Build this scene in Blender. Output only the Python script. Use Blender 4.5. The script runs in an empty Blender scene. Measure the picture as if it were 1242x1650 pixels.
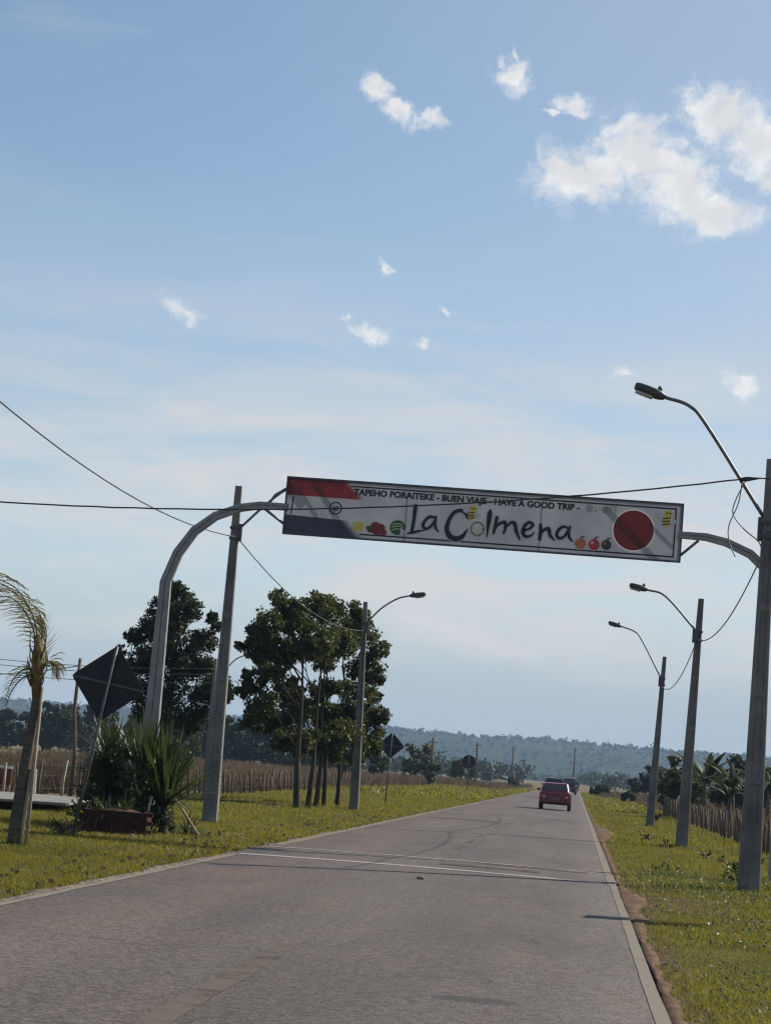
import bpy, bmesh, math, random
import numpy as np
from mathutils import Vector, Matrix, noise

random.seed(7)
rng = np.random.default_rng(11)
R = math.radians
sc = bpy.context.scene
col = sc.collection

# overall tuning
SKY_STRENGTH = 0.083
SKY_TINT = (1.04, 1.04, 0.99, 1)
VEIL_COL = (4.8, 5.3, 5.95, 1)
BANK_COL = (5.9, 5.9, 5.9, 1)
HORIZON_COL = (3.8, 4.4, 4.95, 1)
CLOUD_LIT = (8.1, 8.0, 7.9, 1)
CLOUD_CORE = (6.3, 6.35, 6.5, 1)
HAZE_DENSITY = 0.00014
HAZE_COL = (0.50, 0.72, 1.0, 1)
# cloud ellipses: azimuth, elevation, radii (degrees), tilt, weight
CLOUDS = [(-0.89, 16.23, 1.48, 0.74, 4.5, 1), (0.61, 16.79, 1.31, 0.98, -15.5, 1), (1.86, 16.03, 1.26, 0.98, -30.5, 1), (2.84, 15.38, 1.21, 0.47, -0.5, 1), (0.39, 17.54, 0.76, 0.42, 14.5, 0.9), (-1.81, 16.45, 0.57, 0.61, 4.5, 0.9), (2.76, 18.0, 1.15, 0.81, -15.5, 1), (3.9, 17.31, 1.04, 0.88, -25.5, 1), (4.21, 16.35, 0.76, 0.4, 4.5, 0.8), (-1.2, 18.08, 0.64, 0.37, -10.5, 0.9), (-1.88, 17.85, 0.37, 0.15, 4.5, 0.7), (-3.08, 18.82, 0.64, 0.51, -5.5, 0.8), (-3.4, 19.13, 0.2, 0.37, 24.5, 0.7), (-3.0, 19.36, 0.12, 0.4, 4.5, 0.7), (-6.85, 18.2, 0.34, 0.54, 29.5, 0.95), (-6.12, 17.64, 0.71, 0.29, -15.5, 0.9), (-5.1, 17.52, 0.51, 0.27, -7.5, 0.8), (-11.68, 11.79, 0.71, 0.3, -30.5, 0.75), (-6.41, 11.7, 0.74, 0.3, -5.5, 0.75), (-7.07, 12.02, 0.4, 0.15, 4.5, 0.6), (-5.01, 11.46, 0.4, 0.25, -15.5, 0.65), (3.7, 10.88, 0.57, 0.44, -5.5, 0.8), (0.58, 11.05, 0.54, 0.17, 4.5, 0.6), (-6.17, 13.44, 0.47, 0.17, -50.5, 0.6), (-4.39, 12.36, 0.44, 0.15, -15.5, 0.5)]

# ------------------------------------------------------------------ camera
cam_d = bpy.data.cameras.new("camera")
cam = bpy.data.objects.new("camera", cam_d)
col.objects.link(cam)
sc.camera = cam
cam_d.sensor_fit = 'VERTICAL'
cam_d.sensor_height = 36.0
cam_d.lens = 36.0 * 3400 / 1650
cam_d.clip_start = 0.2
cam_d.clip_end = 12000
PITCH, YAW, ROLL = R(6.870), R(5.656), R(4.5)
U = Vector((math.cos(YAW), math.sin(YAW), 0))
H = Vector((-math.sin(YAW), math.cos(YAW), 0))
F = H * math.cos(PITCH) + Vector((0, 0, math.sin(PITCH)))
V = Vector((0, 0, math.cos(PITCH))) - H * math.sin(PITCH)
RC = U * math.cos(ROLL) + V * math.sin(ROLL)
UC = -U * math.sin(ROLL) + V * math.cos(ROLL)
m = Matrix.Identity(4)
for i in range(3):
    m[i][0], m[i][1], m[i][2] = RC[i], UC[i], -F[i]
m[2][3] = 1.65
cam.matrix_world = m

# ------------------------------------------------------------------ sun and sky
SUN_EL, SUN_AZ = R(36), R(53)            # azimuth clockwise from the road direction
sun_dir = Vector((math.sin(SUN_AZ) * math.cos(SUN_EL), math.cos(SUN_AZ) * math.cos(SUN_EL), math.sin(SUN_EL)))
sd = bpy.data.lights.new("sun", 'SUN')
sd.energy = 5.0
sd.angle = R(0.55)
sd.color = (1.0, 0.93, 0.82)
sun = bpy.data.objects.new("sun", sd)
sun.rotation_euler = (-sun_dir).to_track_quat('-Z', 'Y').to_euler()
sun.location = sun_dir * 60
col.objects.link(sun)

sc.view_settings.view_transform = 'Standard'
sc.view_settings.look = 'None'
sc.view_settings.gamma = 1
sc.view_settings.use_curve_mapping = False
sc.view_settings.exposure = 0.5
sc.render.engine = 'CYCLES'
sc.cycles.use_denoising = True
sc.cycles.max_bounces = 6
sc.cycles.filter_width = 1.25
sc.cycles.transparent_max_bounces = 8
sc.cycles.volume_bounces = 0
sc.cycles.caustics_reflective = False
sc.cycles.caustics_refractive = False


class NT:
    """small node-building helper"""
    def __init__(s, tree):
        s.t = tree
        s.n = tree.nodes
        s.l = tree.links
        s.n.clear()

    def node(s, kind, **kw):
        nd = s.n.new(kind)
        for k, v in kw.items():
            setattr(nd, k, v)
        return nd

    def put(s, sock, v):
        if isinstance(v, bpy.types.NodeSocket):
            s.l.new(v, sock)
        elif v is not None:
            if hasattr(sock.default_value, '__len__') and not isinstance(v, (int, float)):
                v = tuple(v)
                n = len(sock.default_value)
                if len(v) < n:
                    v = v + (1.0,) * (n - len(v))
                sock.default_value = v
            elif hasattr(sock.default_value, '__len__'):
                sock.default_value = (v,) * len(sock.default_value)
            else:
                sock.default_value = v

    def math(s, op, a, b=None, c=None, clamp=False):
        nd = s.node('ShaderNodeMath', operation=op, use_clamp=clamp)
        for i, v in enumerate((a, b, c)):
            if v is not None:
                s.put(nd.inputs[i], v)
        return nd.outputs[0]

    def vmath(s, op, a, b=None):
        nd = s.node('ShaderNodeVectorMath', operation=op)
        s.put(nd.inputs[0], a)
        if b is not None:
            s.put(nd.inputs[1], b)
        return nd.outputs['Value'] if op in ('LENGTH', 'DOT_PRODUCT', 'DISTANCE') else nd.outputs[0]

    def sep(s, v):
        nd = s.node('ShaderNodeSeparateXYZ')
        s.put(nd.inputs[0], v)
        return nd.outputs

    def comb(s, x, y, z):
        nd = s.node('ShaderNodeCombineXYZ')
        for i, v in enumerate((x, y, z)):
            s.put(nd.inputs[i], v)
        return nd.outputs[0]

    def noise(s, vec, scale, detail=4, rough=0.55, dist=0.0, color=False):
        nd = s.node('ShaderNodeTexNoise')
        s.put(nd.inputs['Vector'], vec)
        nd.inputs['Scale'].default_value = scale
        nd.inputs['Detail'].default_value = detail
        nd.inputs['Roughness'].default_value = rough
        nd.inputs['Distortion'].default_value = dist
        return nd.outputs[1] if color else nd.outputs[0]

    def step(s, v, lo, hi, a=0.0, b=1.0):
        nd = s.node('ShaderNodeMapRange', interpolation_type='SMOOTHSTEP')
        s.put(nd.inputs[0], v)
        s.put(nd.inputs[1], lo)
        s.put(nd.inputs[2], hi)
        s.put(nd.inputs[3], a)
        s.put(nd.inputs[4], b)
        return nd.outputs[0]

    def mix(s, f, a, b, blend='MIX'):
        nd = s.node('ShaderNodeMix', data_type='RGBA', blend_type=blend)
        s.put(nd.inputs[0], f)
        s.put(nd.inputs[6], a)
        s.put(nd.inputs[7], b)
        return nd.outputs[2]

    def mapping(s, vec, loc=(0, 0, 0), rot=(0, 0, 0), scale=(1, 1, 1), kind='POINT'):
        nd = s.node('ShaderNodeMapping', vector_type=kind)
        s.put(nd.inputs[0], vec)
        nd.inputs[1].default_value = loc
        nd.inputs[2].default_value = rot
        nd.inputs[3].default_value = scale
        return nd.outputs[0]


world = bpy.data.worlds.new("World")
sc.world = world
world.use_nodes = True
w = NT(world.node_tree)
sky = w.node('ShaderNodeTexSky', sky_type='NISHITA')
sky.sun_disc = False
sky.sun_elevation = SUN_EL
sky.sun_rotation = SUN_AZ
sky.altitude = 150
sky.air_density = 1.0
sky.dust_density = 0.3
sky.ozone_density = 2.4
dirv = w.node('ShaderNodeTexCoord').outputs['Generated']
dx, dy, dz = w.sep(w.vmath('NORMALIZE', dirv))
az = w.math('MULTIPLY', w.math('ARCTAN2', dx, dy), 57.2958)
el = w.math('MULTIPLY', w.math('ARCSINE', dz), 57.2958)
ang = w.comb(az, el, 0)
# warp the angles so that cloud edges fray
n1 = w.noise(ang, 0.9, 6, 0.62, color=True)
n2 = w.noise(ang, 3.2, 5, 0.65, color=True)
warp = w.vmath('ADD', w.vmath('MULTIPLY', w.vmath('SUBTRACT', n1, (0.5, 0.5, 0.5)), (1.15, 0.9, 0)),
               w.vmath('MULTIPLY', w.vmath('SUBTRACT', n2, (0.5, 0.5, 0.5)), (0.42, 0.36, 0)))
angw = w.vmath('ADD', ang, warp)
field = None
for (a0, e0, ra, re, rot, wt) in CLOUDS:
    mp = w.mapping(angw, (a0, e0, 0), (0, 0, R(rot)), (ra * 1.3, re * 1.35, 1), 'TEXTURE')
    f_ = w.math('SUBTRACT', wt, w.vmath('LENGTH', mp))
    field = f_ if field is None else w.math('MAXIMUM', field, f_)
# small cumulus also float over the rest of the sky (the region framed here keeps the ones seen above)
dome = w.comb(w.math('DIVIDE', dx, w.math('ADD', w.math('ABSOLUTE', dz), 0.12)), w.math('DIVIDE', dy, w.math('ADD', w.math('ABSOLUTE', dz), 0.12)), 0)
sparse = w.step(w.noise(dome, 2.3, 7, 0.58), 0.64, 0.80)
elsewhere = w.math('MAXIMUM', w.step(w.math('ABSOLUTE', w.math('ADD', az, 4.0)), 11.0, 16.0), w.step(el, 21.5, 26.0))
sparse = w.math('MULTIPLY', w.math('MULTIPLY', sparse, elsewhere), w.step(el, 6, 12))
fray = w.math('MULTIPLY', w.math('SUBTRACT', w.noise(angw, 1.9, 7, 0.6), 0.5), 1.35)
dens = w.math('POWER', w.step(w.math('ADD', field, fray), -0.12, 0.78), 1.35)
thick = w.step(w.math('ADD', field, w.math('MULTIPLY', w.math('SUBTRACT', w.noise(ang, 0.8, 4, 0.5), 0.5), 1.7)), 0.15, 0.95)
cum = w.math('MAXIMUM', dens, sparse)
# thin veils lower down
veil_n = w.noise(w.mapping(ang, scale=(0.085, 0.42, 1)), 1.0, 6, 0.6, 0.6)
veil_n2 = w.noise(w.mapping(ang, rot=(0, 0, R(14)), scale=(0.16, 0.75, 1)), 1.0, 5, 0.55, 0.4)
low = w.math('MULTIPLY', w.step(el, 1.4, 3.6), w.step(el, 14.0, 6.5))
veil = w.math('MULTIPLY', w.math('ADD', w.math('MULTIPLY', w.step(veil_n, 0.40, 0.62), 0.6), w.math('MULTIPLY', w.step(veil_n2, 0.44, 0.64), 0.55)), low)
high = w.math('MULTIPLY', w.step(w.noise(w.mapping(ang, rot=(0, 0, R(18)), scale=(0.11, 0.5, 1)), 1.0, 6, 0.6, 0.8), 0.5, 0.8), w.step(el, 6, 11))
skyc = w.mix(1.0, sky.outputs[0], SKY_TINT, 'MULTIPLY')
glow = w.step(w.vmath('DOT_PRODUCT', w.vmath('NORMALIZE', dirv), tuple(sun_dir)), 0.46, 0.85)
thin = w.math('ADD', w.math('MULTIPLY', w.step(el, 17.0, 7.0), w.math('ADD', 0.30, w.math('MULTIPLY', w.step(veil_n, 0.35, 0.65), 0.25))), w.math('MULTIPLY', glow, 0.46))
thin = w.math('ADD', w.math('ADD', thin, 0.07), w.math('MULTIPLY', high, 0.18))
c1 = w.mix(w.math('MINIMUM', thin, 0.92), skyc, VEIL_COL)
c1 = w.mix(w.step(el, 6.0, 1.6, 0.0, 0.95), c1, HORIZON_COL)
c1 = w.mix(w.math('MULTIPLY', veil, w.math('MULTIPLY', w.step(el, 1.8, 3.6), 0.95)), c1, BANK_COL)
cloud_c = w.mix(thick, CLOUD_LIT, CLOUD_CORE)
c2 = w.mix(w.math('MULTIPLY', cum, 0.96), c1, cloud_c)
bg = w.node('ShaderNodeBackground')
w.put(bg.inputs[0], c2)
bg.inputs[1].default_value = SKY_STRENGTH
w.l.new(bg.outputs[0], w.node('ShaderNodeOutputWorld').inputs[0])

# ------------------------------------------------------------------ helpers
def kids(o):
    return [c for c in bpy.data.objects if c.parent == o]


def tag(o, label=None, cat=None, group=None, kind=None):
    if label: o['label'] = label
    if cat: o['category'] = cat
    if group: o['group'] = group
    if kind: o['kind'] = kind
    return o


def empty(name, loc=(0, 0, 0), rz=0.0, label=None, cat=None, group=None, parent=None):
    o = bpy.data.objects.new(name, None)
    col.objects.link(o)
    o.empty_display_size = 0.2
    o.location = loc
    o.rotation_euler = (0, 0, rz)
    if parent: o.parent = parent
    return tag(o, label, cat, group)


def copy_tree(o, parent=None, children=None):
    c = o.copy()
    col.objects.link(c)
    if parent: c.parent = parent
    for ch in kids(o):
        copy_tree(ch, c)
    return c


def link_mesh(name, me, parent=None, loc=(0, 0, 0), rot=(0, 0, 0)):
    o = bpy.data.objects.new(name, me)
    col.objects.link(o)
    o.location = loc
    o.rotation_euler = rot
    if parent: o.parent = parent
    return o


class MB:
    """collects shapes, builds one mesh object"""
    def __init__(s):
        s.v, s.f, s.mi, s.sm = [], [], [], []

    def add(s, verts, faces, mi=0, smooth=False):
        b = len(s.v)
        s.v += [tuple(p) for p in verts]
        for f in faces:
            s.f.append(tuple(b + i for i in f))
            s.mi.append(mi)
            s.sm.append(smooth)

    def box(s, c, d, mi=0, rz=0.0, taper=1.0, jit=0.0):
        x, y, z = (k / 2 for k in d)
        vs = []
        for sz in (-1, 1):
            t = taper if sz > 0 else 1.0
            for sx, sy in ((-1, -1), (1, -1), (1, 1), (-1, 1)):
                px, py, pz = sx * x * t, sy * y * t, sz * z
                if jit:
                    px += random.uniform(-jit, jit); py += random.uniform(-jit, jit); pz += random.uniform(-jit, jit)
                vs.append((c[0] + px * math.cos(rz) - py * math.sin(rz), c[1] + px * math.sin(rz) + py * math.cos(rz), c[2] + pz))
        s.add(vs, [(3, 2, 1, 0), (4, 5, 6, 7), (0, 1, 5, 4), (1, 2, 6, 5), (2, 3, 7, 6), (3, 0, 4, 7)], mi)

    def tube(s, pts, rad, n=8, mi=0, smooth=True, caps=True, square=False, flat=1.0):
        pts = [Vector(p) for p in pts]
        if not hasattr(rad, '__len__'): rad = [rad] * len(pts)
        rings = []
        up = None
        for i, p in enumerate(pts):
            t = (pts[min(i + 1, len(pts) - 1)] - pts[max(i - 1, 0)])
            if t.length < 1e-9: t = Vector((0, 0, 1))
            t.normalize()
            if up is None:
                up = Vector((0, 1, 0)) if abs(t.y) < 0.9 else Vector((1, 0, 0))
            a = t.cross(up)
            a.normalize()
            b = a.cross(t); b.normalize()
            up = b
            ring = []
            k = 4 if square else n
            for j in range(k):
                an = 2 * math.pi * (j + (0.5 if square else 0)) / k
                rr = rad[i] * (math.sqrt(2) if square else 1)
                ring.append(p + a * (math.cos(an) * rr) + b * (math.sin(an) * rr * flat))
            rings.append(ring)
        k = len(rings[0])
        vs = [q for r_ in rings for q in r_]
        fs = []
        for i in range(len(rings) - 1):
            for j in range(k):
                fs.append((i * k + j, i * k + (j + 1) % k, (i + 1) * k + (j + 1) % k, (i + 1) * k + j))
        if caps:
            fs.append(tuple(range(k - 1, -1, -1)))
            fs.append(tuple((len(rings) - 1) * k + j for j in range(k)))
        s.add(vs, fs, mi, smooth and not square)

    def loft(s, rings, mi=0, smooth=False, caps=True):
        k = len(rings[0])
        vs = [q for r_ in rings for q in r_]
        fs = []
        for i in range(len(rings) - 1):
            for j in range(k):
                fs.append((i * k + j, i * k + (j + 1) % k, (i + 1) * k + (j + 1) % k, (i + 1) * k + j))
        if caps:
            fs.append(tuple(range(k - 1, -1, -1)))
            fs.append(tuple((len(rings) - 1) * k + j for j in range(k)))
        s.add(vs, fs, mi, smooth)

    def blob(s, c, r, mi=0, sub=2, jit=0.15):
        bm = bmesh.new()
        bmesh.ops.create_icosphere(bm, subdivisions=sub, radius=1)
        vs = []
        for v in bm.verts:
            k = 1 + jit * (noise.noise(v.co * 2.1 + Vector(c)) * 2)
            vs.append((c[0] + v.co.x * r[0] * k, c[1] + v.co.y * r[1] * k, c[2] + v.co.z * r[2] * k))
        s.add(vs, [tuple(v.index for v in f.verts) for f in bm.faces], mi, True)
        bm.free()

    def mesh(s, name, mats):
        me = bpy.data.meshes.new(name)
        me.from_pydata(s.v, [], s.f)
        mats = mats if isinstance(mats, (list, tuple)) else [mats]
        for mt in mats: me.materials.append(mt)
        me.polygons.foreach_set('material_index', s.mi)
        me.polygons.foreach_set('use_smooth', s.sm)
        me.validate()
        bm = bmesh.new(); bm.from_mesh(me)
        bmesh.ops.recalc_face_normals(bm, faces=bm.faces)
        bm.to_mesh(me); bm.free()
        me.update()
        return me

    def build(s, name, mats, parent=None, loc=(0, 0, 0), rot=(0, 0, 0), bevel=0.0):
        o = link_mesh(name, s.mesh(name, mats), parent, loc, rot)
        if bevel:
            b = o.modifiers.new('bevel', 'BEVEL'); b.width = bevel; b.segments = 2; b.limit_method = 'ANGLE'
        return o


def poly_mesh(name, verts, faces_counts, loops, mat, tint=None, smooth=False):
    """fast mesh from numpy arrays"""
    me = bpy.data.meshes.new(name)
    me.vertices.add(len(verts))
    me.vertices.foreach_set('co', verts.astype(np.float32).ravel())
    me.loops.add(len(loops))
    me.loops.foreach_set('vertex_index', loops.astype(np.int32))
    me.polygons.add(len(faces_counts))
    starts = np.concatenate(([0], np.cumsum(faces_counts)[:-1])).astype(np.int32)
    me.polygons.foreach_set('loop_start', starts)
    me.materials.append(mat)
    if tint is not None:
        at = me.attributes.new('tint', 'FLOAT', 'POINT')
        at.data.foreach_set('value', tint.astype(np.float32))
    me.update(calc_edges=True)
    if smooth:
        me.polygons.foreach_set('use_smooth', np.ones(len(faces_counts), bool))
    return me


def blades_mesh(name, pos, hgt, wid, lean, mat, curl=0.5, tint=None):
    """grass blades: a quad and a tip each"""
    n = len(pos)
    yaw = rng.uniform(0, 2 * np.pi, n)
    side = np.stack([np.cos(yaw), np.sin(yaw), np.zeros(n)], 1) * (wid[:, None] / 2)
    la = rng.uniform(0, 2 * np.pi, n)
    ld = np.stack([np.cos(la), np.sin(la), np.zeros(n)], 1) * (lean * hgt)[:, None]
    up = np.zeros((n, 3)); up[:, 2] = hgt
    mid = pos + up * 0.55 + ld * 0.35
    tip = pos + up * (1 - 0.25 * lean[:, None] * curl) + ld
    v = np.stack([pos - side, pos + side, mid + side * 0.75, mid - side * 0.75, tip], 1).reshape(-1, 3)
    b = np.arange(n) * 5
    lo = np.stack([b, b + 1, b + 2, b + 3, b + 3, b + 2, b + 4], 1).ravel()
    fc = np.tile([4, 3], n)
    if tint is None: tint = rng.uniform(0, 1, n)
    return poly_mesh(name, v, fc, lo, mat, np.repeat(tint, 5))


def rand_dirs(n):
    d = rng.normal(size=(n, 3))
    return d / np.linalg.norm(d, axis=1)[:, None]


def leaves_mesh(name, pos, ln, wd, mat, droop=0.3, tint=None, axis=None):
    """leaf quads (kite shaped, folded along the middle) at pos"""
    n = len(pos)
    a = rand_dirs(n) if axis is None else axis + rand_dirs(n) * 0.35
    a[:, 2] -= droop
    a /= np.linalg.norm(a, axis=1)[:, None]
    r_ = rand_dirs(n)
    s_ = np.cross(a, r_); s_ /= np.linalg.norm(s_, axis=1)[:, None] + 1e-9
    nn = np.cross(a, s_)
    a = a * ln[:, None]; s_ = s_ * wd[:, None] / 2
    base = pos - a * 0.5
    tip = pos + a * 0.5
    l = pos - a * 0.08 + s_ + nn * (wd[:, None] * 0.15)
    r2 = pos - a * 0.08 - s_ + nn * (wd[:, None] * 0.15)
    v = np.stack([base, l, tip, r2], 1).reshape(-1, 3)
    b = np.arange(n) * 4
    lo = np.stack([b, b + 1, b + 2, b, b + 2, b + 3], 1).ravel()
    fc = np.full(2 * n, 3)
    if tint is None: tint = rng.uniform(0, 1, n)
    return poly_mesh(name, v, fc, lo, mat, np.repeat(tint, 4))


def blob_points(blobs, per, sub=12, subr=0.36, flat=0.85):
    """leaf positions in clumps spread through ellipsoids (x,y,z,r)"""
    out, tn = [], []
    for (x, y, z, r) in blobs:
        k = max(4, int(sub * (0.6 + r)))
        c = rand_dirs(k) * (rng.uniform(0.25, 1.0, k) ** 0.6)[:, None] * r * 0.82
        c[:, 2] *= flat
        n = int(per * r * r)
        idx = rng.integers(0, k, n)
        p = c[idx] + rand_dirs(n) * (rng.uniform(0, 1, n) ** 0.5)[:, None] * (r * subr * rng.uniform(0.7, 1.25, k)[idx])[:, None]
        out.append(p + np.array([x, y, z]))
        tn.append(np.clip(rng.uniform(0.1, 0.9, k)[idx] + rng.normal(0, 0.15, n), 0, 1))
    return np.concatenate(out), np.concatenate(tn)


# ------------------------------------------------------------------ materials
def mat(name):
    mt = bpy.data.materials.new(name)
    mt.use_nodes = True
    t = NT(mt.node_tree)
    out = t.node('ShaderNodeOutputMaterial')
    return mt, t, out


def principled(t, out, base, rough=0.8, metal=0.0, spec=0.5, bump=None, bstr=0.3, bdist=0.02):
    p = t.node('ShaderNodeBsdfPrincipled')
    t.put(p.inputs['Base Color'], base)
    t.put(p.inputs['Roughness'], rough)
    t.put(p.inputs['Metallic'], metal)
    t.put(p.inputs['Specular IOR Level'], spec)
    if bump is not None:
        b = t.node('ShaderNodeBump')
        b.inputs['Strength'].default_value = bstr
        b.inputs['Distance'].default_value = bdist
        t.put(b.inputs['Height'], bump)
        t.l.new(b.outputs[0], p.inputs['Normal'])
    t.l.new(p.outputs[0], out.inputs[0])
    return p


def simple(name, a, b, scale=6.0, rough=0.8, metal=0.0, spec=0.4, bstr=0.25, stretch=(1, 1, 1)):
    mt, t, out = mat(name)
    co = t.mapping(t.node('ShaderNodeTexCoord').outputs['Object'], scale=stretch)
    n = t.noise(co, scale, 6, 0.6)
    n_ = t.noise(co, scale * 7, 4, 0.6)
    f_ = t.math('ADD', t.math('MULTIPLY', t.step(n, 0.3, 0.7), 0.7), t.math('MULTIPLY', n_, 0.3))
    principled(t, out, t.mix(f_, a, b), rough, metal, spec, n_, bstr)
    return mt


def leafy(name, dark, light, trans, tshare=0.4, rough=0.5, spec=0.35):
    mt, t, out = mat(name)
    at = t.node('ShaderNodeAttribute', attribute_name='tint')
    c = t.mix(at.outputs['Fac'], dark, light)
    p = t.node('ShaderNodeBsdfPrincipled')
    t.put(p.inputs['Base Color'], c)
    p.inputs['Roughness'].default_value = rough
    p.inputs['Specular IOR Level'].default_value = spec
    tr = t.node('ShaderNodeBsdfTranslucent')
    t.put(tr.inputs[0], t.mix(at.outputs['Fac'], tuple(k * 0.7 for k in trans), trans))
    mx = t.node('ShaderNodeMixShader')
    mx.inputs[0].default_value = tshare
    t.l.new(p.outputs[0], mx.inputs[1]); t.l.new(tr.outputs[0], mx.inputs[2])
    t.l.new(mx.outputs[0], out.inputs[0])
    return mt


M = {}
M['blade'] = leafy('grass_blade', (0.045, 0.062, 0.008), (0.170, 0.135, 0.036), (0.23, 0.21, 0.018), 0.5, 0.5, 0.3)
M['weed'] = leafy('weed_leaf', (0.03, 0.055, 0.014), (0.07, 0.11, 0.03), (0.10, 0.16, 0.02), 0.35, 0.35, 0.5)
M['silver'] = leafy('silvery_weed_leaf', (0.06, 0.075, 0.035), (0.15, 0.165, 0.095), (0.12, 0.14, 0.05), 0.4, 0.45, 0.3)
M['dry'] = leafy('dry_grass', (0.085, 0.060, 0.038), (0.16, 0.118, 0.078), (0.12, 0.085, 0.052), 0.35, 0.8, 0.1)
M['leaf'] = leafy('broad_leaf', (0.026, 0.036, 0.013), (0.060, 0.070, 0.022), (0.12, 0.14, 0.03), 0.25, 0.5, 0.28)
M['leaf_dark'] = leafy('dark_leaf', (0.016, 0.024, 0.010), (0.038, 0.048, 0.018), (0.06, 0.075, 0.02), 0.2, 0.55, 0.25)
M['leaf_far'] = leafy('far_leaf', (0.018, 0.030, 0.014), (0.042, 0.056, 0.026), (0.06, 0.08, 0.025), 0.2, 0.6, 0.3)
M['palm_leaf'] = leafy('palm_leaflet', (0.06, 0.062, 0.03), (0.17, 0.155, 0.07), (0.22, 0.2, 0.06), 0.35, 0.4, 0.5)
M['yucca'] = leafy('yucca_blade', (0.022, 0.034, 0.013), (0.062, 0.078, 0.028), (0.09, 0.115, 0.028), 0.25, 0.42, 0.35)
M['bark'] = simple('bark', (0.028, 0.022, 0.017), (0.085, 0.068, 0.052), 5, 0.95, 0, 0.1, 0.6, (1, 1, 0.3))
M['palm_bark'] = simple('palm_bark', (0.05, 0.042, 0.035), (0.15, 0.13, 0.105), 6, 0.95, 0, 0.1, 0.7, (1, 1, 2.5))
M['fibre'] = simple('palm_fibre', (0.09, 0.065, 0.03), (0.26, 0.20, 0.09), 12, 0.9, 0, 0.1, 0.5, (1, 1, 0.3))
M['wood'] = simple('weathered_wood', (0.075, 0.055, 0.042), (0.19, 0.15, 0.115), 7, 0.92, 0, 0.15, 0.5, (1, 1, 0.25))
M['wood_pale'] = simple('pale_wood', (0.22, 0.18, 0.13), (0.42, 0.36, 0.27), 7, 0.9, 0, 0.15, 0.4, (1, 1, 0.25))
M['concrete'] = simple('pole_concrete', (0.085, 0.079, 0.076), (0.23, 0.218, 0.205), 2.2, 0.88, 0, 0.25, 0.25, (1, 1, 0.5))
M['slab'] = simple('slab_concrete', (0.13, 0.124, 0.115), (0.24, 0.23, 0.212), 2.5, 0.9, 0, 0.2, 0.25)
M['galv'] = simple('painted_steel', (0.15, 0.148, 0.145), (0.26, 0.257, 0.25), 3, 0.42, 0.15, 0.5, 0.06)
M['steel_dark'] = simple('dark_steel', (0.035, 0.037, 0.042), (0.075, 0.078, 0.085), 6, 0.45, 0.3, 0.5, 0.08)
M['arm_steel'] = simple('lamp_arm_steel', (0.10, 0.105, 0.11), (0.17, 0.175, 0.18), 8, 0.5, 0.4, 0.5, 0.06)
M['sign_back'] = simple('sign_back', (0.018, 0.019, 0.022), (0.032, 0.034, 0.038), 3, 0.7, 0.0, 0.25, 0.05)
M['sign_post'] = simple('sign_post_grey', (0.06, 0.06, 0.06), (0.125, 0.122, 0.12), 6, 0.6, 0.2, 0.4, 0.1)
M['cable'] = simple('cable_black', (0.018, 0.018, 0.02), (0.05, 0.05, 0.052), 20, 0.6, 0, 0.4, 0.1)
M['cable_grey'] = simple('cable_grey', (0.10, 0.10, 0.105), (0.2, 0.2, 0.2), 20, 0.6, 0.1, 0.4, 0.1)
M['glass'] = simple('lamp_glass', (0.35, 0.36, 0.36), (0.5, 0.5, 0.5), 5, 0.15, 0, 0.6, 0.0)
M['brick'] = simple('brick', (0.024, 0.010, 0.009), (0.048, 0.020, 0.017), 9, 0.9, 0, 0.2, 0.4)
M['mortar'] = simple('mortar', (0.06, 0.05, 0.045), (0.11, 0.095, 0.085), 12, 0.95, 0, 0.1, 0.4)
M['soil'] = simple('soil', (0.05, 0.03, 0.02), (0.10, 0.065, 0.045), 9, 1, 0, 0.05, 0.6)
M['dirt'] = simple('red_dirt', (0.062, 0.040, 0.028), (0.165, 0.106, 0.073), 2.2, 1, 0, 0.05, 0.5)
M['stone'] = simple('pale_stone', (0.12, 0.10, 0.085), (0.28, 0.25, 0.22), 6, 0.95, 0, 0.1, 0.4)
M['car_red'] = simple('car_paint_maroon', (0.115, 0.007, 0.016), (0.14, 0.010, 0.021), 3, 0.28, 0.1, 0.6, 0.0)
M['car_dark'] = simple('car_paint_black', (0.014, 0.015, 0.018), (0.022, 0.023, 0.026), 3, 0.3, 0.1, 0.6, 0.0)
M['white_paint'] = simple('white_paint', (0.6, 0.6, 0.58), (0.78, 0.78, 0.76), 4, 0.5, 0, 0.4, 0.05)
M['window'] = simple('dark_window', (0.012, 0.014, 0.018), (0.03, 0.033, 0.038), 2, 0.12, 0, 0.7, 0.0)
M['rubber'] = simple('rubber', (0.012, 0.012, 0.012), (0.03, 0.03, 0.03), 9, 0.85, 0, 0.3, 0.1)
M['tail'] = simple('tail_lamp', (0.30, 0.03, 0.03), (0.45, 0.06, 0.05), 9, 0.15, 0, 0.6, 0.0)
M['lens'] = simple('clear_lens', (0.5, 0.45, 0.45), (0.7, 0.65, 0.65), 9, 0.1, 0, 0.7, 0.0)
M['plate'] = simple('plate', (0.12, 0.11, 0.12), (0.22, 0.2, 0.2), 9, 0.5, 0, 0.4, 0.0)
M['cloth_dark'] = simple('dark_cloth', (0.02, 0.02, 0.025), (0.045, 0.045, 0.05), 14, 0.9, 0, 0.2, 0.2)
M['skin'] = simple('skin', (0.28, 0.16, 0.10), (0.34, 0.20, 0.13), 9, 0.6, 0, 0.4, 0.05)
M['maroon'] = simple('maroon_board', (0.09, 0.02, 0.025), (0.15, 0.035, 0.04), 6, 0.6, 0, 0.4, 0.1)
M['wall_pale'] = simple('pale_wall', (0.45, 0.43, 0.40), (0.6, 0.58, 0.54), 2, 0.9, 0, 0.2, 0.1)
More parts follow.
